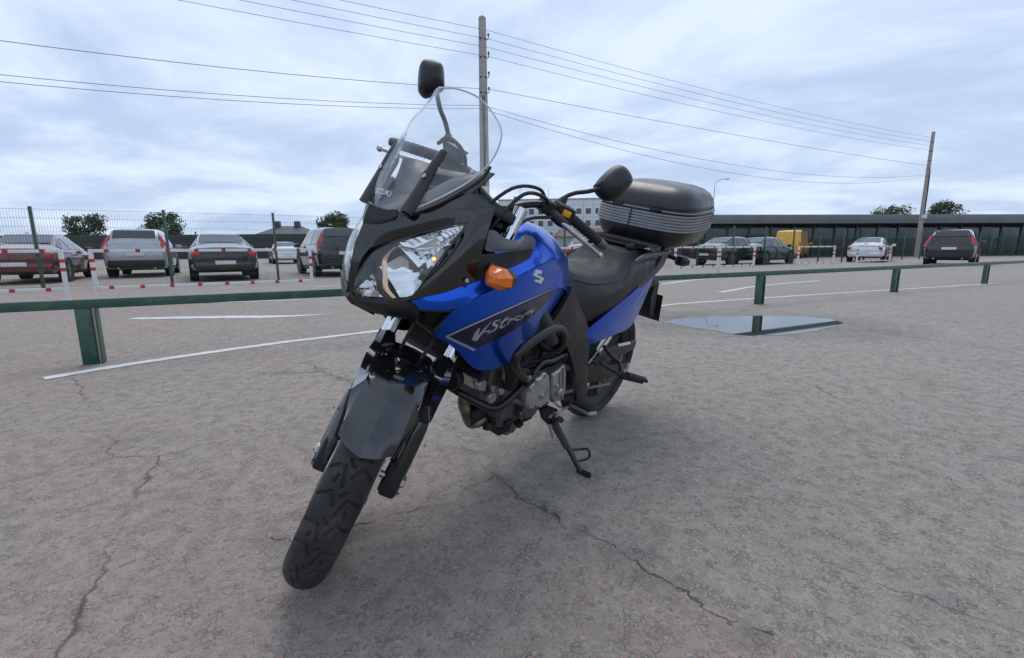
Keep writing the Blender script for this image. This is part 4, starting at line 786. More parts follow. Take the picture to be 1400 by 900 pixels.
# crash bars, one each side, bolted by a clamp
upper = [(0.9618,0.19,0.5199), (1.0596,0.225,0.5715), (1.1327,0.25,0.6239), (1.1631,0.262,0.6594), (1.1593,0.27,0.6925), (1.1036,0.272,0.7189), (1.0192,0.272,0.7396), (0.9663,0.268,0.7393), (0.9182,0.262,0.7186), (0.8902,0.255,0.6851), (0.8816,0.245,0.6529), (0.8862,0.222,0.6314), (0.8951,0.19,0.631), (0.8987,0.165,0.6379)]
lower = [(1.1856,0.02,0.4841), (1.1661,0.07,0.468), (1.1299,0.115,0.4451), (1.1,0.145,0.4293), (1.0778,0.165,0.4319), (1.0581,0.178,0.4475), (1.0253,0.185,0.4721), (0.9895,0.19,0.4986), (0.9696,0.195,0.5238)]
stay = [(0.9696,0.195,0.5238), (0.9364,0.19,0.5365), (0.9005,0.185,0.5579), (0.866,0.182,0.5639), (0.8231,0.18,0.5586), (0.7803,0.178,0.5581), (0.7157,0.175,0.564)]
for k, vf in ((0, None), (1, None)):
    fx = (lambda v: v) if k == 0 else mir
    cb = part('crash_bar', fx(comb(tube(upper, .0145, 16, 6), tube(lower, .0135, 16, 6), tube(stay, .0105, 14, 5))), BARS)
    part('clamp', fx(comb(boxp((1.001,0.2,0.5225), (0.9597,0.2,0.5404), .038, .036, .006), plate([(1.0568,0.22,0.5977), (1.0062,0.21,0.5798), (0.9513,0.2,0.5413), (0.9653,0.2,0.5305), (1.0306,0.215,0.5712)], .006, (0, -1, 0)))), BARS, cb)
    part('bolt', fx(disc((0.7205,0.178,0.5646), (0, 1, 0), .009, .01, 8, .002)), BARS, cb)
    part('stamp', fx(patch([[(1.0274,0.2205,0.5499), (1.0023,0.2195,0.5598)], [(1.0091,0.2195,0.5341), (0.9835,0.2185,0.544)]], 2, 2, .0008)), STEEL, cb)
part('cross_bar', tube([lower[0], (lower[0][0], 0, lower[0][2]), (lower[0][0], -lower[0][1], lower[0][2])], .0135, 14, 1), BARS)

# ------------------------------------------------------------------ ground
def asphalt_material():
    m = bpy.data.materials.new('old asphalt'); m.use_nodes = True; nt = m.node_tree; N_, L_ = nt.nodes, nt.links
    b = N_['Principled BSDF']; tc_ = N_.new('ShaderNodeTexCoord'); P = tc_.outputs['Object']
    def noise(scale, det=4, rough=.55, vec=None, dist=0):
        n = N_.new('ShaderNodeTexNoise'); n.inputs['Scale'].default_value = scale; n.inputs['Detail'].default_value = det; n.inputs['Roughness'].default_value = rough; n.inputs['Distortion'].default_value = dist
        L_.new(vec or P, n.inputs['Vector']); return n
    def rng(src, a, b_, c=0, d=1):
        r = N_.new('ShaderNodeMapRange'); L_.new(src, r.inputs['Value']); r.inputs['From Min'].default_value = a; r.inputs['From Max'].default_value = b_; r.inputs['To Min'].default_value = c; r.inputs['To Max'].default_value = d; return r.outputs[0]
    def mixc(f, a, b_):
        x = N_.new('ShaderNodeMix'); x.data_type = 'RGBA'
        if isinstance(f, float): x.inputs[0].default_value = f
        else: L_.new(f, x.inputs[0])
        for i, v in ((6, a), (7, b_)):
            if isinstance(v, tuple): x.inputs[i].default_value = (*v, 1)
            else: L_.new(v, x.inputs[i])
        return x.outputs[2]
    def math_(op, a, b_):
        x = N_.new('ShaderNodeMath'); x.operation = op
        for i, v in ((0, a), (1, b_)):
            if isinstance(v, (int, float)): x.inputs[i].default_value = v
            else: L_.new(v, x.inputs[i])
        return x.outputs[0]
    def vm(op, a, b_=None, out=0):
        x = N_.new('ShaderNodeVectorMath'); x.operation = op
        for i, v in ((0, a), (1, b_)):
            if v is None: continue
            if isinstance(v, tuple): x.inputs[i].default_value = v
            else: L_.new(v, x.inputs[i])
        return x.outputs[out]
    # warped coordinates for cracks
    wn_ = noise(7, 4, .6); wv = vm('SUBTRACT', wn_.outputs['Color'], (.5, .5, .5))
    sc = N_.new('ShaderNodeVectorMath'); sc.operation = 'SCALE'; L_.new(wv, sc.inputs[0]); sc.inputs['Scale'].default_value = .16
    PW = vm('ADD', P, sc.outputs[0]); PW = vm('MULTIPLY', PW, (1, 1, 0))
    def seg(a, b_):
        A, B = (*a, 0), (*b_, 0); ba = (B[0]-A[0], B[1]-A[1], 0); l2 = ba[0]**2+ba[1]**2
        pa = vm('SUBTRACT', PW, A); d = vm('DOT_PRODUCT', pa, ba, 1); h = N_.new('ShaderNodeMath'); h.operation = 'DIVIDE'; h.use_clamp = True; L_.new(d, h.inputs[0]); h.inputs[1].default_value = l2
        s = N_.new('ShaderNodeVectorMath'); s.operation = 'SCALE'; s.inputs[0].default_value = ba; L_.new(h.outputs[0], s.inputs['Scale'])
        return vm('LENGTH', vm('SUBTRACT', pa, s.outputs[0]), None, 1)
    joints = [((0.881,0.0571), (0.9671,0.2928)), ((0.9671,0.2928), (0.9969,0.5056)), ((0.9969,0.5056), (1.0138,0.7271)), ((1.0138,0.7271), (1.1048,0.9321)), ((1.1048,0.9321), (1.0858,1.1137)), ((1.4551,-0.0826), (1.3131,-0.0129)), ((1.3131,-0.0129), (1.1469,0.0118)), ((1.1469,0.0118), (0.881,0.0571)), ((0.881,0.0571), (0.7545,-0.2512)), ((0.3381,-2.4529), (0.434,-2.0054)), ((0.434,-2.0054), (0.4726,-1.5194)), ((0.7374,-2.3363), (0.4279,-2.0678)), ((1.6591,-0.2594), (1.5787,-0.1374))]
    d = None
    for a, b_ in joints:
        s_ = seg(a, b_); d = s_ if d is None else math_('MINIMUM', d, s_)
    wid = rng(noise(9, 4).outputs['Fac'], .38, .7, -.0035, .0045)
    crack = rng(math_('SUBTRACT', d, wid), -.001, .0035, 1, 0)
    stain = rng(d, .0, .09, .55, 0)
    stain = math_('MULTIPLY', stain, rng(noise(6, 3).outputs['Fac'], .4, .65))
    vc = N_.new('ShaderNodeTexVoronoi'); vc.feature = 'DISTANCE_TO_EDGE'; vc.inputs['Scale'].default_value = .33; L_.new(PW, vc.inputs['Vector'])
    hair = rng(vc.outputs['Distance'], .0, .0022, .8, 0); hair = math_('MULTIPLY', hair, rng(noise(.8, 3).outputs['Fac'], .5, .6))
    # side of the repair seam: pinker chippings beyond it
    sa_, sb_ = (0.881,0.0571), (1.0858,1.1137)
    nx, ny = -(sb_[1]-sa_[1]), sb_[0]-sa_[0]; ln_ = math.hypot(nx, ny)
    side = vm('DOT_PRODUCT', vm('SUBTRACT', PW, (*sa_, 0)), (nx/ln_, ny/ln_, 0), 1)
    pink = rng(side, .03, -.03)
    pink = math_('MAXIMUM', math_('MULTIPLY', pink, rng(noise(.7, 2).outputs['Fac'], .32, .62, .25, 1)), rng(noise(1.3, 2).outputs['Fac'], .5, .75, 0, .55))
    # chippings
    big = noise(.35, 3); base = mixc(rng(big.outputs['Fac'], .35, .65), (.35, .31, .265), (.42, .372, .316))
    fine = noise(210, 3, .75); base = mixc(rng(fine.outputs['Fac'], .3, .7), mixc(.55, base, (.075, .072, .07)), mixc(.5, base, (.50, .47, .42)))
    sc2 = N_.new('ShaderNodeVectorMath'); sc2.operation = 'SCALE'; L_.new(vm('SUBTRACT', noise(60, 2).outputs['Color'], (.5, .5, .5)), sc2.inputs[0]); sc2.inputs['Scale'].default_value = .022
    PB_ = vm('ADD', P, sc2.outputs[0])
    v1 = N_.new('ShaderNodeTexVoronoi'); v1.inputs['Scale'].default_value = 46; v1.inputs['Randomness'].default_value = 1; L_.new(PB_, v1.inputs['Vector'])
    hs = N_.new('ShaderNodeSeparateColor'); L_.new(v1.outputs['Color'], hs.inputs[0])
    r1 = N_.new('ShaderNodeValToRGB'); L_.new(hs.outputs[0], r1.inputs[0]); r1.color_ramp.interpolation = 'CONSTANT'
    el = r1.color_ramp.elements; el[0].color = (.17, .16, .15, 1); el[1].position = .18; el[1].color = (.27, .25, .225, 1)
    for p_, c_ in ((.36, (.36, .30, .235, 1)), (.52, (.40, .225, .175, 1)), (.72, (.43, .26, .205, 1)), (.86, (.38, .36, .33, 1))):
        e = el.new(p_); e.color = c_
    ve = N_.new('ShaderNodeTexVoronoi'); ve.feature = 'DISTANCE_TO_EDGE'; ve.inputs['Scale'].default_value = 46; L_.new(PB_, ve.inputs['Vector'])
    vb = N_.new('ShaderNodeTexVoronoi'); vb.inputs['Scale'].default_value = 125; L_.new(P, vb.inputs['Vector']); hb_ = N_.new('ShaderNodeSeparateColor'); L_.new(vb.outputs['Color'], hb_.inputs[0])
    base = mixc(rng(hb_.outputs[0], 0, 1, 0, .5), base, mixc(hb_.outputs[1], (.16, .142, .124), (.50, .44, .37)))
    base = mixc(rng(hs.outputs[2], 0, 1, 0, .38), base, mixc(hs.outputs[1], (.18, .162, .142), (.48, .42, .355)))
    gap = math_('MULTIPLY', rng(ve.outputs['Distance'], .0, .13, .45, 0), rng(noise(14, 2).outputs['Fac'], .42, .62))
    base = mixc(gap, base, (.075, .07, .066))
    stone = rng(math_('ADD', v1.outputs['Distance'], math_('MULTIPLY', hs.outputs[2], .22)), .34, .46, 1, 0)
    rimm = math_('MULTIPLY', rng(math_('ADD', v1.outputs['Distance'], math_('MULTIPLY', hs.outputs[2], .16)), .40, .50, 1, 0), math_('SUBTRACT', 1.0, stone))
    pres = rng(math_('ADD', hs.outputs[1], math_('MULTIPLY', pink, .40)), .46, .54)
    stone_m = math_('MULTIPLY', stone, pres)
    cc = mixc(math_('MULTIPLY', math_('MULTIPLY', rimm, pres), .5), base, (.10, .092, .085))
    cc = mixc(math_('MULTIPLY', stone_m, .72), cc, r1.outputs[0])
    v2 = N_.new('ShaderNodeTexVoronoi'); v2.inputs['Scale'].default_value = 190; L_.new(P, v2.inputs['Vector'])
    h2 = N_.new('ShaderNodeSeparateColor'); L_.new(v2.outputs['Color'], h2.inputs[0])
    cc = mixc(math_('MULTIPLY', rng(h2.outputs[0], .72, .8), math_('MULTIPLY', rng(v2.outputs['Distance'], .3, .5, 1, 0), .55)), cc, mixc(h2.outputs[1], (.09, .086, .082), (.50, .42, .35)))
    cc = mixc(math_('MULTIPLY', pink, .26), cc, (.36, .235, .19))
    mid = noise(2.2, 4, .6); cc = mixc(rng(mid.outputs['Fac'], .52, .72, 0, .35), cc, (.2, .183, .165))
    cc = mixc(stain, cc, (.085, .083, .082)); cc = mixc(hair, cc, (.05, .048, .046)); cc = mixc(math_('MULTIPLY', crack, .55), cc, (.05, .047, .044))
    moss = math_('MULTIPLY', rng(math_('SUBTRACT', d, .0), .0, .03, 1, 0), rng(noise(11, 2).outputs['Fac'], .62, .72)); cc = mixc(math_('MULTIPLY', moss, .5), cc, (.17, .18, .06))
    wet = math_('MULTIPLY', rng(seg((-3.5802,-0.6653), (-4.3323,0.642)), .55, 1.25, 1, 0), rng(noise(2.5, 3).outputs['Fac'], .3, .6, .4, 1))
    cc = mixc(math_('MULTIPLY', wet, .62), cc, (.085, .075, .064))
    L_.new(cc, b.inputs['Base Color']); L_.new(math_('SUBTRACT', rng(noise(3, 2).outputs['Fac'], .3, .7, .68, .9), math_('MULTIPLY', wet, .35)), b.inputs['Roughness']); b.inputs['Specular IOR Level'].default_value = .35
    hgt = math_('ADD', math_('SUBTRACT', math_('MULTIPLY', stone_m, .6), math_('MULTIPLY', gap, 1.2)), math_('MULTIPLY', fine.outputs['Fac'], .9)); hgt = math_('SUBTRACT', hgt, math_('MULTIPLY', crack, 3.0)); hgt = math_('ADD', hgt, math_('MULTIPLY', noise(28, 2).outputs['Fac'], 1.3))
    bp = N_.new('ShaderNodeBump'); bp.inputs['Strength'].default_value = 1.0; bp.inputs['Distance'].default_value = .006; L_.new(hgt, bp.inputs['Height']); L_.new(bp.outputs[0], b.inputs['Normal'])
    return m
ASPH = asphalt_material()
gs = 1500
put('ground', ([(-gs, -gs, 0), (gs, -gs, 0), (gs, gs, 0), (-gs, gs, 0)], [(0, 1, 2, 3)]), ASPH)['kind'] = 'structure'
def paint_material():
    m = mat('worn white road paint', (.62, .62, .60), .6, 0, var=.12, vscale=20, bump=.4, bscale=250, dust=.5)
    return m
PAINT = paint_material()
def marking(pts, w, name='road_marking', z=.004):
    P = [Vector((*p, 0)) for p in pts]; P = crom(P, 12); n = len(P); ww = lerp_list(w, n) if isinstance(w, (list, tuple)) else [w]*n; V_, F_ = [], []
    for i, p in enumerate(P):
        t = (P[min(i+1, n-1)]-P[max(i-1, 0)]).normalized(); q = Vector((-t.y, t.x, 0))
        a, c = (random.uniform(.82, 1.05) for _ in range(2)); V_ += [p+q*ww[i]*a+Vector((0, 0, z)), p-q*ww[i]*c+Vector((0, 0, z))]
    for i in range(n-1): F_.append((2*i, 2*i+1, 2*i+3, 2*i+2))
    o = put(name, (V_, F_), PAINT); o['kind'] = 'structure'; return o
marking([(1.7785,-3.5078), (1.1596,-3.5404), (0.238,-3.4617), (-0.3794,-3.3378), (-1.1203,-3.1832), (-1.7251,-3.0913), (-2.4283,-2.9846)], .06)
marking([(0.5202,-6.7886), (-0.2644,-5.9478), (-0.6545,-5.4729), (-1.0092,-5.1682), (-1.3716,-4.9863)], [.09, .13, .13, .07, .01])
marking([(0.5577,-9.2278), (-1.5794,-7.5568), (-2.077,-7.2787)], .05)
marking([(-4.8333,-1.5623), (-5.3423,-1.4333), (-5.9335,-1.1466), (-7.1881,-0.492), (-9.7537,0.9151), (-14.0637,3.3564)], [.03, .05, .055, .05, .05, .05])
marking([(-9.3875,-3.1605), (-11.4795,-3.001), (-13.2476,-2.4552), (-15.4351,-1.6228), (-24.5295,2.195)], .07)
marking([(-7.9579,-1.3851), (-10.2396,-1.0726), (-12.9941,-0.1574)], .06)
marking([(-3.7246,-9.86), (-4.6005,-9.813), (-5.4681,-9.4406)], .06)
# puddle
WATER = mat('puddle water', (.02, .021, .02), .03, 0, var=.1, vscale=2, rvar=.015, spec=.6)
pud = [(-3.4206,-0.8826), (-3.6967,-0.8631), (-3.9448,-0.7399), (-4.312,-0.4276), (-4.7078,-0.0467), (-4.9619,0.3713), (-4.9102,0.7411), (-4.5741,0.8781), (-3.8888,0.7216), (-3.4212,0.5048), (-3.1695,0.2726), (-3.0787,0.0438), (-3.1724,-0.1284), (-3.2239,-0.3798), (-3.2786,-0.6073)]
pp = [Vector((*q, .003)) for q in pud]; pp = crom(pp+[pp[0]], 5)[:-1]
pp = [p+Vector((random.uniform(-.03, .03), random.uniform(-.03, .03), 0)) for p in pp]
put('puddle', (pp, [tuple(range(len(pp)))]), WATER)['kind'] = 'structure'

# ------------------------------------------------------------------ parking furniture
GREEN = mat('green rail paint', (.018, .075, .052), .42, 0, coat=.2, var=.15, vscale=8, dust=.15)
GREENW = mat('green fence wire', (.02, .07, .045), .5, 0, var=.1)
WHITEP = mat('white barrier paint', (.66, .66, .65), .5, 0, var=.06, vscale=6, dust=.1)
REDP = mat('red tape', (.45, .03, .03), .5, 0, var=.15)
CONC = mat('pole concrete', (.34, .315, .275), .85, 0, var=.15, vscale=12, bump=.4, bscale=60)
E = Vector((-.923, .385, 0)).normalized()
RAIL0, RAILD = Vector((.27, -3.29, 0)), Vector((-6.39, 2.91, 0)).normalized()
rail = empty('guard_rail', tuple(RAIL0)); tag(rail, 'low dark green steel guard rail running behind the motorcycle', 'guard rail')
def rel(o, vf): return [Vector(p)-o for p in vf[0]], vf[1]
put('rail', rel(RAIL0, boxp(RAIL0-RAILD*9+Vector((0, 0, .495)), RAIL0+RAILD*26+Vector((0, 0, .495)), .05, .075, .005)), GREEN, rail)
for k in (-5.5, -1.3, 2.9, 7.1, 11.3, 15.5, 19.7):
    q = RAIL0+RAILD*k
    put('post', rel(RAIL0, comb(boxp(q+Vector((0, 0, 0)), q+Vector((0, 0, .457)), .07, .10, .004, RAILD), boxp(q+RAILD*.08, q+RAILD*.08+Vector((0, 0, .456)), .10, .012, .002, RAILD))), GREEN, rail)
B0 = Vector((-3.02, -8.48, 0))
def barrier(t0, t1, lab, drop=0.0):
    o = B0+E*t0; b = empty('barrier_frame', tuple(o)); tag(b, lab, 'barrier', 'white and red barrier frames')
    L = t1-t0; z = Vector((0, 0, 1))
    put('post', comb(boxp((0, 0, 0), z*.95, .06, .06, .004, E)), WHITEP, b); put('post', boxp(E*L, E*L+z*.95, .06, .06, .004, E), WHITEP, b)
    put('foot', comb(box((0, 0, .012), (.16, .16, .024), None, .004)), WHITEP, b); put('foot', comb(box(E*L+z*.012, (.16, .16, .024), None, .004)), WHITEP, b)
    put('top_rail', boxp(E*.031+z*.92, E*(L-.031)+z*.92, .055, .055, .004), WHITEP, b); put('bottom_rail', boxp(E*.031+z*.26, E*(L-.031)+z*.26, .055, .055, .004), WHITEP, b)
    n = max(2, int(L/.45))
    for zz_ in (.92, .26):
        for k in range(n):
            c = E*(L*(k+.5)/n)+z*zz_; put('red_stripe', boxp(c-E*.035, c+E*.035, .058, .058, 0), REDP, b)
    for zz_ in (.60, .75):
        for q in (0, L): put('red_stripe', boxp(E*q+z*(zz_-.03), E*q+z*(zz_+.03), .064, .064, 0, E), REDP, b)
for a, c, lab in ((-7.2, -4.0, 'white red-striped barrier frame left of the ones before the SUV'), (-3.6, 0, 'white red-striped barrier frame standing before the black SUV'), (11.08, 13.2, 'white red-striped barrier frame below the top case, before the black sedans'),
                  (13.28, 15.2, 'white red-striped barrier frame with its end before the yellow van'), (18.0, 20.6, 'white red-striped barrier frame past the yellow van'), (5.2, 8.6, 'white red-striped barrier frame half hidden behind the seat'), (22.5, 25.5, 'farthest white red-striped barrier frame along the row')): barrier(a, c, lab)
# welded mesh fence
F0 = Vector((-4.15, -12.42, 0))
fence = empty('mesh_fence', tuple(F0)); tag(fence, 'green welded wire mesh fence with steel posts before the parked cars', 'fence')
post_vf = comb(boxp((0, 0, 0), (0, 0, 1.92), .06, .06, .003, E), box((0, 0, 1.93), (.066, .066, .02), None, .004)); pm = None
for k in range(-3, 25):
    if pm is None: pm = put('post', post_vf, GREEN, fence); o = pm
    else: o = pm.copy(); col.objects.link(o); o.parent = fence
    o.location = E*2.5*k
def wire_panel():
    V_, F_ = [], []
    def w4(a, b, r):
        a, b = Vector(a), Vector(b); n = len(V_); t = (b-a).normalized(); u = t.orthogonal().normalized(); w_ = t.cross(u)
        for p in (a, b):
            for an in (0, 2.094, 4.189): V_.append(p+(u*math.cos(an)+w_*math.sin(an))*r)
        F_.extend(((n, n+1, n+4, n+3), (n+1, n+2, n+5, n+4), (n+2, n, n+3, n+5)))
    for i in range(1, 50): w4(E*(.05*i)+Vector((0, 0, .06)), E*(.05*i)+Vector((0, 0, 1.90)), .0024)
    for j in range(10): w4(E*.03+Vector((0, 0, .08+.2*j)), E*2.47+Vector((0, 0, .08+.2*j)), .003)
    return V_, F_
wp = None
for k in range(-3, 24):
    if wp is None: wp = put('wire_panel', wire_panel(), GREENW, fence, sharp=180); o = wp; o['kind'] = 'stuff'
    else: o = wp.copy(); col.objects.link(o); o.parent = fence
    o.location = E*2.5*k

# ------------------------------------------------------------------ utility poles and wires
def util_pole(loc, lab):
    p = empty('utility_pole', loc); tag(p, lab, 'utility pole', 'concrete utility poles')
    put('shaft', loft([[(x*s, y*s, z) for x, y in ((-1, -.8), (-.8, -1), (.8, -1), (1, -.8), (1, .8), (.8, 1), (-.8, 1), (-1, .8))] for z, s in ((0, .17), (3, .155), (6, .14), (9.9, .115), (9.95, .09))]), CONC, p)
    for k, z in enumerate((9.25, 8.57, 7.83, 7.25)):
        hk = put('insulator_hook', comb(tube([(0, 0, z-.12), E*.2+Vector((0, 0, z-.10)), E*.26+Vector((0, 0, z-.03)), E*.26+Vector((0, 0, z+.06))], .016, 8, 3), lathe([(.125+.005*k, -.025), (.14+.004*k, -.02), (.14+.004*k, .02), (.125+.005*k, .025)], 12, 'z', (0, 0, z-.12))), MATTE, p)
        put('insulator', lathe([(.0001, .10), (.03, .09), (.045, .05), (.025, .035), (.045, 0), (.02, -.02), (.0001, -.02)], 12, 'z', E*.26+Vector((0, 0, z+.06)), False), GREYP, hk)
    put('service_cables', comb(tube([(.13, .08, 7.0), (.15, .10, 6), (.145, .12, 5), (.17, .12, 3.4)], .018, 6, 4), tube([(.10, .13, 7.0), (.12, .15, 6.2), (.10, .16, 5), (.16, .15, 3.4)], .022, 6, 4)), MATTE, p)
    put('junction_box', box((.17, .15, 3.3), (.16, .34, .30), Matrix.Rotation(R(42), 3, 'Z'), .015), WHITEP, p)
    return p
PB = Vector((-12.955, -12.267, 0))
util_pole(tuple(PB), 'concrete utility pole rising behind the windscreen, with insulator hooks')
util_pole(tuple(PB+E*40), 'farther concrete utility pole beyond the grey pavilion')
util_pole(tuple(PB-E*36), 'concrete utility pole at the near end of the wires')
WIREM = mat('dark wire', (.05, .052, .058), .6, 0, var=.1)
def wire(z, sl, sr, r, lab, off=(0, 0, 0)):
    a, m_, c = PB-E*36, PB, PB+E*40; P = []
    for k in range(25): t = k/24; q = a.lerp(m_, t); P.append(Vector((q.x, q.y, z-4*sl*t*(1-t)))+Vector(off))
    for k in range(1, 25): t = k/24; q = m_.lerp(c, t); P.append(Vector((q.x, q.y, z-4*sr*t*(1-t)))+Vector(off))
    o = put('overhead_wire', rel(Vector((PB.x, PB.y, 0)), tube(P, r, 5, 1)), WIREM); o.location = (PB.x, PB.y, 0); tag(o, lab, 'wire', 'overhead wires')
for z, lab in ((9.5, 'topmost thin wire strung along the utility poles'), (9.19, 'second thin wire from the top of the utility poles'), (8.88, 'third thin wire from the top of the utility poles'), (8.54, 'fourth thin wire from the top of the utility poles')):
    wire(z, .30, .35, .007, lab, tuple(E*.26))
wire(7.32, .95, .15, .009, 'upper dark cable sagging below the thin wires', tuple(E*.26)); wire(6.62, 1.15, 1.15, .008, 'lower dark cable below the thin wires', (.1, .1, 0)); wire(6.5, 1.2, 1.5, .008, 'lowest slack cable on the utility poles', (.12, .05, 0))

# ------------------------------------------------------------------ cars
TYRE = mat('car tyre', (.02, .02, .02), .8, 0, var=.2, dust=.1)
ALLOY = mat('alloy wheel', (.42, .43, .44), .3, .8, var=.1)
GLASSC = mat('tinted car glass', (.018, .02, .023), .06, 0, coat=.6, var=.1, rvar=.02)
TRIM = mat('car black trim', (.016, .016, .017), .55, 0, var=.15)
TAILR = mat('tail lamp', (.50, .012, .015), .15, 0, coat=.8, var=.2)
HEADC = mat('car head lamp', (.55, .57, .6), .12, .3, coat=.8, var=.15)
PLATEW = mat('number plate', (.7, .7, .7), .5, 0, var=.03)
def car_paint(name, c): return mat(name, c, .2, .25, coat=1, var=.08, vscale=3, rvar=.05, dust=.08)
CARB, CARN, CARW, CARS, CARY, CARR = car_paint('black car paint', (.010, .011, .012)), car_paint('navy car paint', (.010, .014, .028)), car_paint('white car paint', (.72, .73, .74)), car_paint('silver car paint', (.42, .44, .46)), car_paint('yellow car paint', (.80, .42, .02)), car_paint('dark red car paint', (.12, .01, .012))
# stations: x, half width, sill z, belt z, roof z, roof half width
SHAPES = {
 'suv': ([(-2.28, .72, .42, .80, .84, .66), (-2.24, .84, .34, .98, 1.02, .70), (-2.12, .89, .30, 1.04, 1.34, .66), (-1.85, .91, .28, 1.05, 1.63, .62), (-.9, .915, .26, 1.03, 1.68, .64), (.2, .915, .26, 1.0, 1.67, .64), (.62, .91, .26, .99, 1.58, .64), (1.22, .90, .26, .99, 1.04, .74), (1.9, .87, .28, .90, .93, .66), (2.2, .80, .34, .72, .76, .58), (2.27, .68, .42, .60, .62, .5)], (-1.33, 1.30), .345, 2, 3, 6, 7),
 'sedan': ([(-2.42, .70, .40, .78, .82, .62), (-2.36, .82, .32, .92, .98, .70), (-1.95, .89, .26, .95, 1.05, .72), (-1.55, .905, .24, .95, 1.12, .68), (-.75, .91, .23, .94, 1.41, .58), (.0, .91, .23, .92, 1.45, .58), (.45, .91, .23, .91, 1.40, .58), (1.18, .90, .23, .90, .97, .72), (1.85, .86, .25, .80, .84, .64), (2.3, .78, .32, .64, .68, .54), (2.40, .64, .40, .52, .54, .46)], (-1.38, 1.42), .335, 3, 4, 6, 7),
 'van': ([(-2.55, .80, .46, 1.2, 1.9, .76), (-2.5, .95, .36, 1.25, 2.1, .84), (-2.2, .98, .32, 1.25, 2.22, .84), (-.8, .99, .32, 1.25, 2.26, .85), (.7, .99, .32, 1.22, 2.22, .85), (1.05, .98, .32, 1.2, 2.10, .84), (1.80, .96, .34, 1.12, 1.22, .80), (2.35, .90, .36, .95, 1.0, .70), (2.6, .74, .44, .65, .68, .56)], (-1.65, 1.55), .345, 1, 2, 5, 6)}
def make_car(name, kind, paint, loc, head, lab, cat='car'):
    st_, axles, wr, rw0, rw1, fw0, fw1 = SHAPES[kind]
    c = empty(name, (*loc, 0), math.atan2(head[1], head[0])); tag(c, lab, cat, 'cars parked behind the fence')
    def ring(s):
        x, w, z0, zb, zr, wr_ = s; zm = z0+(zb-z0)*.55
        h = [(w*.86, z0), (w*.97, z0+.10), (w, zm), (w*.985, zb-.06), (w*.955, zb), (wr_, zr-.05 if zr-zb > .1 else zr-.012), (wr_*.86, zr), (wr_*.4, zr+.018)]
        return [(x, y, z) for y, z in h]+[(x, -y, z) for y, z in h[::-1]]
    dense = []
    for i in range(len(st_)-1):
        p0 = st_[max(i-1, 0)]; p1, p2 = st_[i], st_[i+1]; p3 = st_[min(i+2, len(st_)-1)]
        for t in (0, .5): dense.append(tuple((p1[k]*(1-t)+p2[k]*t) for k in range(6)))
    dense.append(st_[-1])
    put('body', loft([ring(s) for s in dense]), paint, c, sharp=28)
    def side_pt(s, t, sd, out=.008):
        x, w, z0, zb, zr, wr_ = s; zt = zr-.05 if zr-zb > .1 else zr-.012; a = Vector((x, sd*w*.955, zb)); b = Vector((x, sd*wr_, zt)); n = Vector((0, sd, .35)).normalized(); return a.lerp(b, t)+n*out
    gh = st_[rw1-1:fw1+1]
    for sd in (-1, 1):
        idx = [(rw0, rw1), *[(i, i+1) for i in range(rw1, fw1)]]
        for a, b in idx:
            A, B = st_[a], st_[b]; t0, t1 = .08, .90; e = .035
            def mid(s1, s2, u): return tuple(s1[k]*(1-u)+s2[k]*u for k in range(6))
            L_ = B[0]-A[0]; A2, B2 = mid(A, B, e/L_), mid(A, B, 1-e/L_)
            if kind == 'van' and a < 4: continue
            put('side_window', plate([side_pt(A2, t0, sd), side_pt(B2, t0, sd), side_pt(B2, t1, sd), side_pt(A2, t1, sd)], .004, (0, sd, .35)), GLASSC, c)
        yy = sd*.0
        for ax in axles:
            wh = put('wheel', lathe([(wr, .10), (wr, -.10), (wr-.03, -.115), (wr-.11, -.11), (wr-.11, .11), (wr-.03, .115)], 28, 'y', (ax, sd*.80, wr)), TYRE, c)
            put('wheel_rim', comb(lathe([(wr-.105, .10), (wr-.105, .09), (wr-.14, .07), (wr-.14, .10)] if sd > 0 else [(wr-.105, -.10), (wr-.105, -.09), (wr-.14, -.07), (wr-.14, -.10)], 28, 'y', (ax, sd*.80, wr)), *[boxp((ax, sd*.885, wr), (ax+(wr-.12)*math.cos(q), sd*.885, wr+(wr-.12)*math.sin(q)), .02, .06, .004, (0, 1, 0)) for q in [k*math.tau/5+.3 for k in range(5)]]), ALLOY, wh)
            put('wheel_arch', lathe([(wr+.065, .02), (wr+.065, .0), (wr-.02, -.0), (wr-.02, .02)], 28, 'y', (ax, sd*(.905 if kind != 'van' else .985)-.01, wr+.01)), TRIM, c)
        mw = st_[fw1][1]; mxx = st_[fw1][0]-.30
        put('side_mirror', box((mxx, sd*(mw+.10), st_[fw1][3]+.08), (.10, .20, .15), None, .03), paint, c)
        put('door_handle', box((-.35, sd*(st_[5][1]+.004), st_[5][3]-.13), (.2, .02, .03), None, .006), TRIM, c)
    def top_quad(s1, s2, u0, u1, name, inw=.90):
        P = []
        for s, u in ((s1, u0), (s2, u1)):
            pass
        A = tuple(s1[k]*(1-u0)+s2[k]*u0 for k in range(6)); B = tuple(s1[k]*(1-u1)+s2[k]*u1 for k in range(6))
        n = Vector((-(B[4]-A[4]), 0, B[0]-A[0])).normalized(); n = n if n.z > 0 else -n
        put(name, plate([Vector((A[0], A[5]*inw, A[4]))+n*.02, Vector((A[0], -A[5]*inw, A[4]))+n*.02, Vector((B[0], -B[5]*inw, B[4]))+n*.02, Vector((B[0], B[5]*inw, B[4]))+n*.02], .006, n), GLASSC, c)
    top_quad(st_[fw0], st_[fw1], .04, .92, 'windscreen')
    if kind == 'suv': top_quad(st_[2], st_[3], .0, .86, 'rear_window')
    elif kind == 'sedan': top_quad(st_[3], st_[4], .08, .94, 'rear_window')
    xr, xf_ = st_[1][0], st_[-2][0]
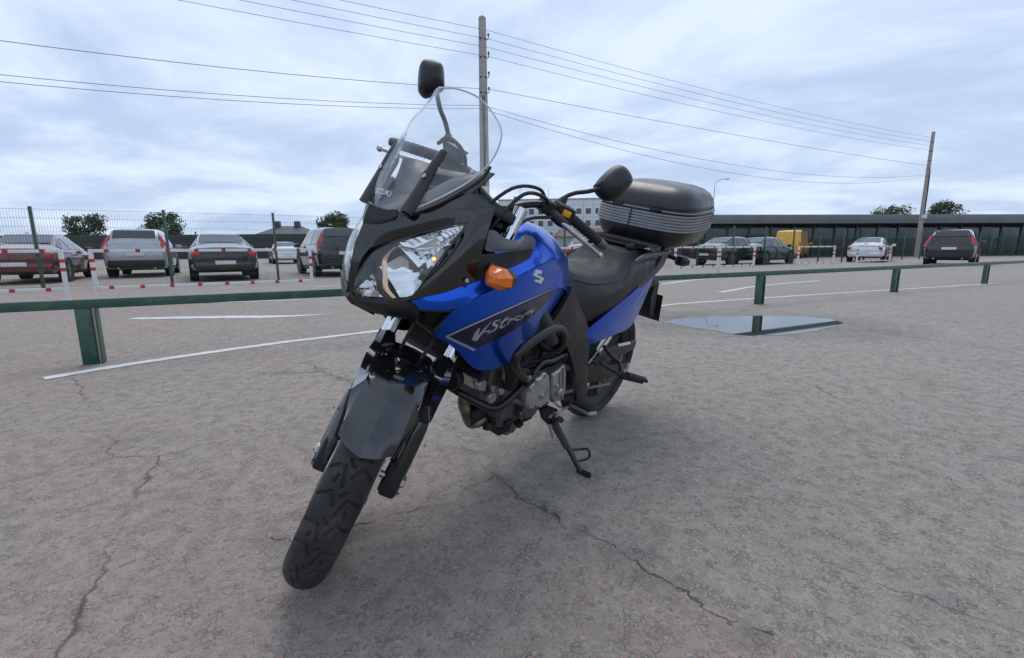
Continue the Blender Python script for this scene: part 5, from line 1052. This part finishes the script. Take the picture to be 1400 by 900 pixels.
    for sd in (-1, 1):
        if kind == 'suv': put('tail_lamp', loft([[(-2.20+q*.02, sd*(.80-q*.0), .86), (-2.22, sd*.60, .90), (-2.16, sd*.74, 1.05), (-1.97, sd*.665, 1.40), (-1.90, sd*.70, 1.42), (-2.06, sd*.86, 1.04), (-2.12, sd*.885, .88)] , [(-2.26, sd*.80, .86), (-2.27, sd*.60, .90), (-2.22, sd*.74, 1.05), (-2.02, sd*.665, 1.41), (-1.93, sd*.735, 1.43), (-2.10, sd*.915, 1.05), (-2.16, sd*.93, .88)]] if (q := 0) == 0 else []), TAILR, c)
        elif kind == 'sedan': put('tail_lamp', box((-2.36, sd*.66, .80), (.12, .34, .15), Matrix.Rotation(sd*.35, 3, 'Z'), .03), TAILR, c)
        else: put('tail_lamp', box((-2.52, sd*.86, 1.0), (.10, .16, .5), None, .03), TAILR, c)
        put('head_lamp', box((xf_-.12, sd*(st_[-2][1]-.12), st_[-2][3]-.03), (.34, .26, .14), Matrix.Rotation(-sd*.5, 3, 'Z'), .04), HEADC, c)
        if kind == 'suv': put('reflector', box((-2.29, sd*.62, .50), (.02, .22, .04), None, .006), TAILR, c); put('exhaust_tip', tube([(-2.2, sd*.5, .33), (-2.31, sd*.5, .33)], .035, 12, 1), ALLOY, c)
    put('rear_bumper', box((st_[0][0]+.04, 0, .47), (.20, 1.56, .26), None, .07), TRIM if kind == 'suv' else paint, c); put('front_bumper', box((st_[-1][0]-.06, 0, .44), (.20, 1.46, .24), None, .07), paint, c)
    put('rear_plate', box((st_[1][0]-.075 if kind == 'suv' else st_[0][0]-.07, 0, .80 if kind == 'suv' else .56), (.012, .52, .11), None, .003), PLATEW, c)
    put('front_plate', box((st_[-1][0]+.046, 0, .42), (.012, .52, .11), None, .003), PLATEW, c)
    put('sill', box((0, 0, .28), (2.1, 1.72, .12), None, .02), TRIM, c)
    return c
def gat(px_pt, back): return (px_pt[0]+back[0], px_pt[1]+back[1])
h1 = Vector((-.24, -.97)).normalized(); l1 = Vector((-h1.y, h1.x))
def place(wheel_pt, h, ax, side, half): # wheel contact (outer) -> car centre
    h = Vector(h).normalized(); l = Vector((-h.y, h.x)); return Vector(wheel_pt)-h*ax-l*side*half, h
def park(name, kind, paint, wheel, h, ax, side, lab, cat='car'):
    p, hh = place(wheel, h, ax, side, .85); return make_car(name, kind, paint, p, hh, lab, cat)
park('parked_suv', 'suv', CARB, (-6.3261,-14.2965), (-.30, -.955), -1.33, 1, 'black SUV with tall red tail lamps parked behind the fence', 'SUV')
park('parked_car', 'sedan', CARW, (-12.4193,-30.6044), (-.35, -.94), -1.38, 1, 'white sedan seen from behind, parked beyond the black SUV')
park('parked_car', 'sedan', CARB, (-4.5502,-14.8248), (-.30, -.955), -1.38, -1, 'black sedan parked on the other side of the white sedan from the SUV')
park('parked_car', 'suv', CARS, (-3.5519,-19.4681), (-.35, -.94), -1.33, -1, 'silver SUV parked at the near end of the row', 'SUV')
park('parked_car', 'sedan', CARR, (-0.5766,-18.3425), (-.35, -.94), -1.38, -1, 'dark red sedan parked at the near end of the row')
park('parked_car', 'sedan', CARB, (-23.905,-6.5772), (-.96, .28), -1.38, 1, 'black sedan with bright alloy wheel parked under the top case')
park('parked_car', 'sedan', CARN, (-25.8758,-5.3999), (-.96, .26), -1.38, 1, 'dark navy sedan parked between the black sedan and the yellow van')
park('parked_van', 'van', CARY, (-42.1857,-5.9461), (-1, .02), -1.65, 1, 'bright yellow van parked before the grey pavilion', 'van')
park('parked_car', 'suv', CARS, (-19.7731,-9.6749), (-.9, -.42), -1.33, 1, 'silver SUV seen over the handlebar grip before the white building', 'SUV')
park('parked_car', 'sedan', CARB, (-17.0504,-10.7312), (-.88, -.45), -1.38, 1, 'black sedan seen between the tank and the seat')
park('parked_car', 'sedan', CARW, (-33.008,-0.5878), (-1, .1), -1.38, 1, 'white sedan parked right of the yellow van')
park('parked_car', 'suv', CARB, (-28.9847,2.7563), (-1, .15), -1.33, 1, 'black SUV parked by the white sedan near the pavilion', 'SUV')

# ------------------------------------------------------------------ buildings
CP = Vector((2.2348, 1.2308, 0)); FH = Vector((-.7827, -.6224, 0)).normalized(); RH = Vector((FH.y, -FH.x, 0)); VR = math.atan2(RH.y, RH.x)
def vw(X_, Y_): return CP+RH*X_+FH*Y_
WALLW = mat('white panel facade', (.60, .63, .66), .7, 0, var=.06, vscale=.4, bump=.1, bscale=4)
WALLG = mat('grey gable wall', (.34, .36, .39), .75, 0, var=.08, vscale=.5)
WGLASS = mat('far window glass', (.07, .085, .10), .15, 0, var=.3, vscale=.5)
ROOFG = mat('grey sheet roof', (.16, .17, .18), .5, .2, var=.1, vscale=1)
DARKF = mat('dark glazing', (.022, .027, .032), .12, 0, coat=.4, var=.3, vscale=.6)
MULL = mat('dark mullion', (.05, .052, .055), .5, 0, var=.1)
BRICK = mat('red render', (.28, .055, .045), .8, 0, var=.15, vscale=1)
SLATE = mat('slate roof', (.10, .10, .11), .7, 0, var=.2, vscale=2)
HOARD = mat('dark hoarding', (.035, .037, .042), .7, 0, var=.2, vscale=.8)
JOINT = mat('facade joint', (.36, .38, .41), .8, 0, var=.1)
wb = empty('white_building', tuple(vw(-4.0, 150)), VR-.10); tag(wb, 'long white panelled building with rows of small square windows', 'building')
Lw, Hw, Dw = 60, 15.6, 22
put('wall', box((Lw/2, Dw/2, Hw/2), (Lw, Dw, Hw), None, .05), WALLW, wb)
put('roof_edge', box((Lw/2, Dw/2, Hw+.18), (Lw+.5, Dw+.5, .36), None, .05), WALLG, wb)
for x in range(0, 21):
    put('panel_joint', box((.05+x*2.91, -.012, Hw/2), (.10, .05, Hw-.1), None), JOINT, wb)
for z in (3.1, 6.7, 10.3, 13.9): put('panel_joint', box((Lw/2, -.014, z), (Lw, .05, .10), None), JOINT, wb)
wv = None
for z in (4.9, 8.5, 12.1):
    for x in range(20):
        if wv is None:
            wv = put('window', comb(box((0, 0, 0), (1.5, .10, 1.6), None, .02)), MULL, wb); ch = put('pane', box((0, -.055, 0), (1.3, .03, 1.4), None, .005), WGLASS, wv); o = wv
        else:
            o = wv.copy(); col.objects.link(o); o.parent = wb; c2 = ch.copy(); col.objects.link(c2); c2.parent = o
        o.location = (1.55+x*2.91, -.04, z)
for x in (5, 14, 33, 47): put('roof_vent', comb(box((x, 4, Hw+.9), (1.2, 1.2, 1.2), None, .05), tube([(x+1.5, 3, Hw+.3), (x+1.5, 3, Hw+4)], .06, 6, 1)), ROOFG, wb)
an = empty('grey_annex', tuple(vw(-5.6, 152.5)), VR-.10); tag(an, 'narrow grey annex at the end of the white building', 'building')
put('wall', box((0.65, 8, 7.3), (1.9, 14, 14.6), None, .05), WALLG, an); put('roof_edge', box((.65, 8, 14.75), (2.1, 14.2, .3), None, .03), ROOFG, an)
for z in (4.9, 8.5, 12.1): put('window', box((.65, .99, z), (.8, .06, 1.2), None, .01), WGLASS, an)
# grey pavilion at right
pv = empty('grey_pavilion', tuple(vw(15.2, 42)), VR+.06); tag(pv, 'low grey pavilion with dark glazing and broad sheet roof', 'building')
Lp = 36
put('wall', box((Lp/2, 5, 1.55), (Lp, 9.6, 3.1), None, .02), HOARD, pv)
put('roof', comb(box((Lp/2-.2, 4.6, 3.55), (Lp+2, 11.6, .55), Matrix.Rotation(.035, 3, 'X'), .05), box((Lp/2-.2, -1.1, 3.28), (Lp+2.1, .14, .75), None, .02)), ROOFG, pv)
for k in range(18):
    put('pane', box((1.0+k*2.0, .17, 1.55), (1.82, .05, 2.5), None, .01), DARKF, pv); put('mullion', box((2.0+k*2.0, .15, 1.55), (.14, .14, 2.9), None, .01), MULL, pv)
rb_ = empty('red_house', tuple(vw(-44, 92)), VR+.1); tag(rb_, 'small red rendered house with slate hip roof and two chimneys', 'house')
put('wall', box((0, 4, 1.9), (9, 8, 3.8), None, .03), BRICK, rb_)
put('roof', ([(-5.2, -.7, 3.81), (5.2, -.7, 3.81), (5.2, 8.7, 3.81), (-5.2, 8.7, 3.81), (-2.2, 4, 5.6), (2.2, 4, 5.6)], [(0, 1, 5, 4), (1, 2, 5), (2, 3, 4, 5), (3, 0, 4), (3, 2, 1, 0)]), SLATE, rb_, sharp=10)
for x in (-2.2, 1.6): put('chimney', box((x, 3.4, 5.6), (1.0, 1.0, 1.8), None, .04), MULL, rb_)
for x in (-3, -.2, 2.6): put('window', box((x, -.03, 2.2), (1.1, .1, 1.3), None, .02), WGLASS, rb_)
hd = empty('hoarding_wall', tuple(vw(-62, 52)), VR-.02); tag(hd, 'dark hoarding wall of tall boards closing the car park', 'wall')
bd = None
for k in range(22):
    if bd is None: bd = put('panel', box((1.25, 0, 1.3), (2.46, .06, 2.6), None, .01), HOARD, hd); o = bd
    else: o = bd.copy(); col.objects.link(o); o.parent = hd
    o.location = (k*2.5, 0, 0)
hh_ = empty('grey_shed', tuple(vw(8, 70)), VR+.03); tag(hh_, 'low shed with brown sheet roof behind the handlebar', 'shed')
put('wall', box((6, 3, 1.3), (14, 6, 2.6), None, .03), WALLG, hh_); put('roof', ([(-1.4, -.5, 2.61), (13.4, -.5, 2.61), (13.4, 6.5, 2.61), (-1.4, 6.5, 2.61), (-.4, 3, 3.9), (12.4, 3, 3.9)], [(0, 1, 5, 4), (1, 2, 5), (2, 3, 4, 5), (3, 0, 4), (3, 2, 1, 0)]), mat('brown sheet roof', (.16, .07, .055), .7, 0, var=.15, vscale=1), hh_, sharp=10)
# street lamp
lp = empty('street_lamp', tuple(vw(25.2, 60)), VR); tag(lp, 'slim street lamp with one curved arm above the pavilion', 'street lamp')
put('pole', tube([(0, 0, 0), (0, 0, 4), (0, 0, 8.2)], [.07, .05, .035], 8, 1), MULL, lp); put('arm', tube([(0, 0, 8.15), (.1, 0, 8.8), (.7, 0, 9.15), (1.3, 0, 9.2)], .025, 8, 3), MULL, lp); put('lamp_head', box((1.5, 0, 9.2), (.5, .2, .09), None, .04), MULL, lp)

# ------------------------------------------------------------------ trees
def leaf_mat(name, c):
    m = mat(name, c, .6, 0, var=.45, vscale=.9, rvar=.1); b = m.node_tree.nodes['Principled BSDF']; b.inputs['Subsurface Weight'].default_value = 0
    return m
LEAF = leaf_mat('leaf green', (.055, .085, .025)); LEAF2 = leaf_mat('leaf dark green', (.035, .06, .022)); BARK = mat('bark', (.09, .07, .05), .9, 0, var=.3, bump=.5, bscale=30)
def crown_mesh(rx, rz, zc, n, seed, leaf=.22):
    rg = np.random.default_rng(seed); cl_ = []
    for _ in range(46):
        v = rg.normal(size=3); v /= np.linalg.norm(v); v *= rg.uniform(.35, 1)**.6; cl_.append((v[0]*rx*.85, v[1]*rx*.85, zc+v[2]*rz*.85, rg.uniform(.22, .42)*rx))
    V_, F_ = [], []
    for k in range(n):
        cx, cy, cz, cr = cl_[rg.integers(len(cl_))]; v = rg.normal(size=3); v /= np.linalg.norm(v); v *= cr*rg.uniform(.5, 1.05)
        c = np.array([cx, cy, cz])+v*np.array([1, 1, .8]); a = rg.normal(size=3); a /= np.linalg.norm(a); b_ = np.cross(a, rg.normal(size=3)); b_ /= np.linalg.norm(b_); s = leaf*rg.uniform(.5, 1.1); i = len(V_)
        V_ += [tuple(c-a*s), tuple(c+b_*s*.5), tuple(c+a*s), tuple(c-b_*s*.5)]; F_.append((i, i+1, i+2, i+3))
    return V_, F_
def tree(loc, h, rx, rz, lab, m, seed, n=4200):
    t = empty('tree', loc); tag(t, lab, 'tree', 'trees beyond the car park'); rg = random.Random(seed); zc = h-rz
    limbs = [tube([(0, 0, 0), (rg.uniform(-.1, .1), rg.uniform(-.1, .1), zc*.5), (rg.uniform(-.2, .2), rg.uniform(-.2, .2), zc+rz*.3)], [.05*h*.6, .035*h*.6, .012*h*.6], 8, 3)]
    for k in range(6):
        a = k*1.05+rg.uniform(-.3, .3); limbs.append(tube([(0, 0, zc*.55+rg.uniform(0, zc*.3)), (math.cos(a)*rx*.35, math.sin(a)*rx*.35, zc-.1*rz), (math.cos(a)*rx*.7, math.sin(a)*rx*.7, zc+rg.uniform(-.2, .5)*rz)], [.018*h*.6, .012*h*.6, .005*h*.6], 6, 3))
    put('trunk', comb(*limbs), BARK, t); cr = put('crown', crown_mesh(rx, rz, zc, n, seed), m, t, sharp=180)
    for p in cr.data.polygons: p.use_smooth = False
tree(tuple(vw(-25.2, 68)), 6.3, 2.5, 2.2, 'round leafy green tree standing just behind the black SUV', LEAF, 3)
tree(tuple(vw(-58, 80)), 7.2, 3.4, 2.7, 'broad green tree left of the red house', LEAF2, 4)
tree(tuple(vw(-75, 84)), 8.2, 3.2, 3.2, 'tall dark green tree at the end of the hoarding wall', LEAF2, 5)
tree(tuple(vw(-33.5, 110)), 5.4, 2.4, 1.9, 'small far tree right of the red house', LEAF2, 6, 2500)
tree(tuple(vw(62, 78)), 8.0, 3.4, 3.0, 'broad green tree behind the far end of the pavilion', LEAF, 7)
tree(tuple(vw(74, 82)), 9.0, 3.2, 3.6, 'tall dark tree behind the far end of the pavilion', LEAF2, 8)
bank_rows = [[vw(x, y)+Vector((0, 0, z+.35*math.sin(x*.21+y))) for x in range(-140, -39, 5)] for y, z in ((100, -.6), (108, 2.2), (116, 3.4), (140, 3.8), (170, -1.0))]
put('grass_bank', patch(bank_rows, 2, 3, 0), mat('dry grass', (.13, .14, .055), .9, 0, var=.3, vscale=.5))['kind'] = 'structure'
wood = comb(*[(lambda v, q: ([(p[0]+q.x, p[1]+q.y, p[2]) for p in v[0]], v[1]))(crown_mesh(7, 3.6, 3.2, 420, 100+k, .75), CP+Vector((math.cos(k*math.tau/120), math.sin(k*math.tau/120), 0))*(245+20*math.sin(k*1.7))) for k in range(120)])
o = put('far_wood', wood, LEAF2, sharp=180); tag(o, 'far dark belt of trees along the horizon', 'wood', kind='stuff')
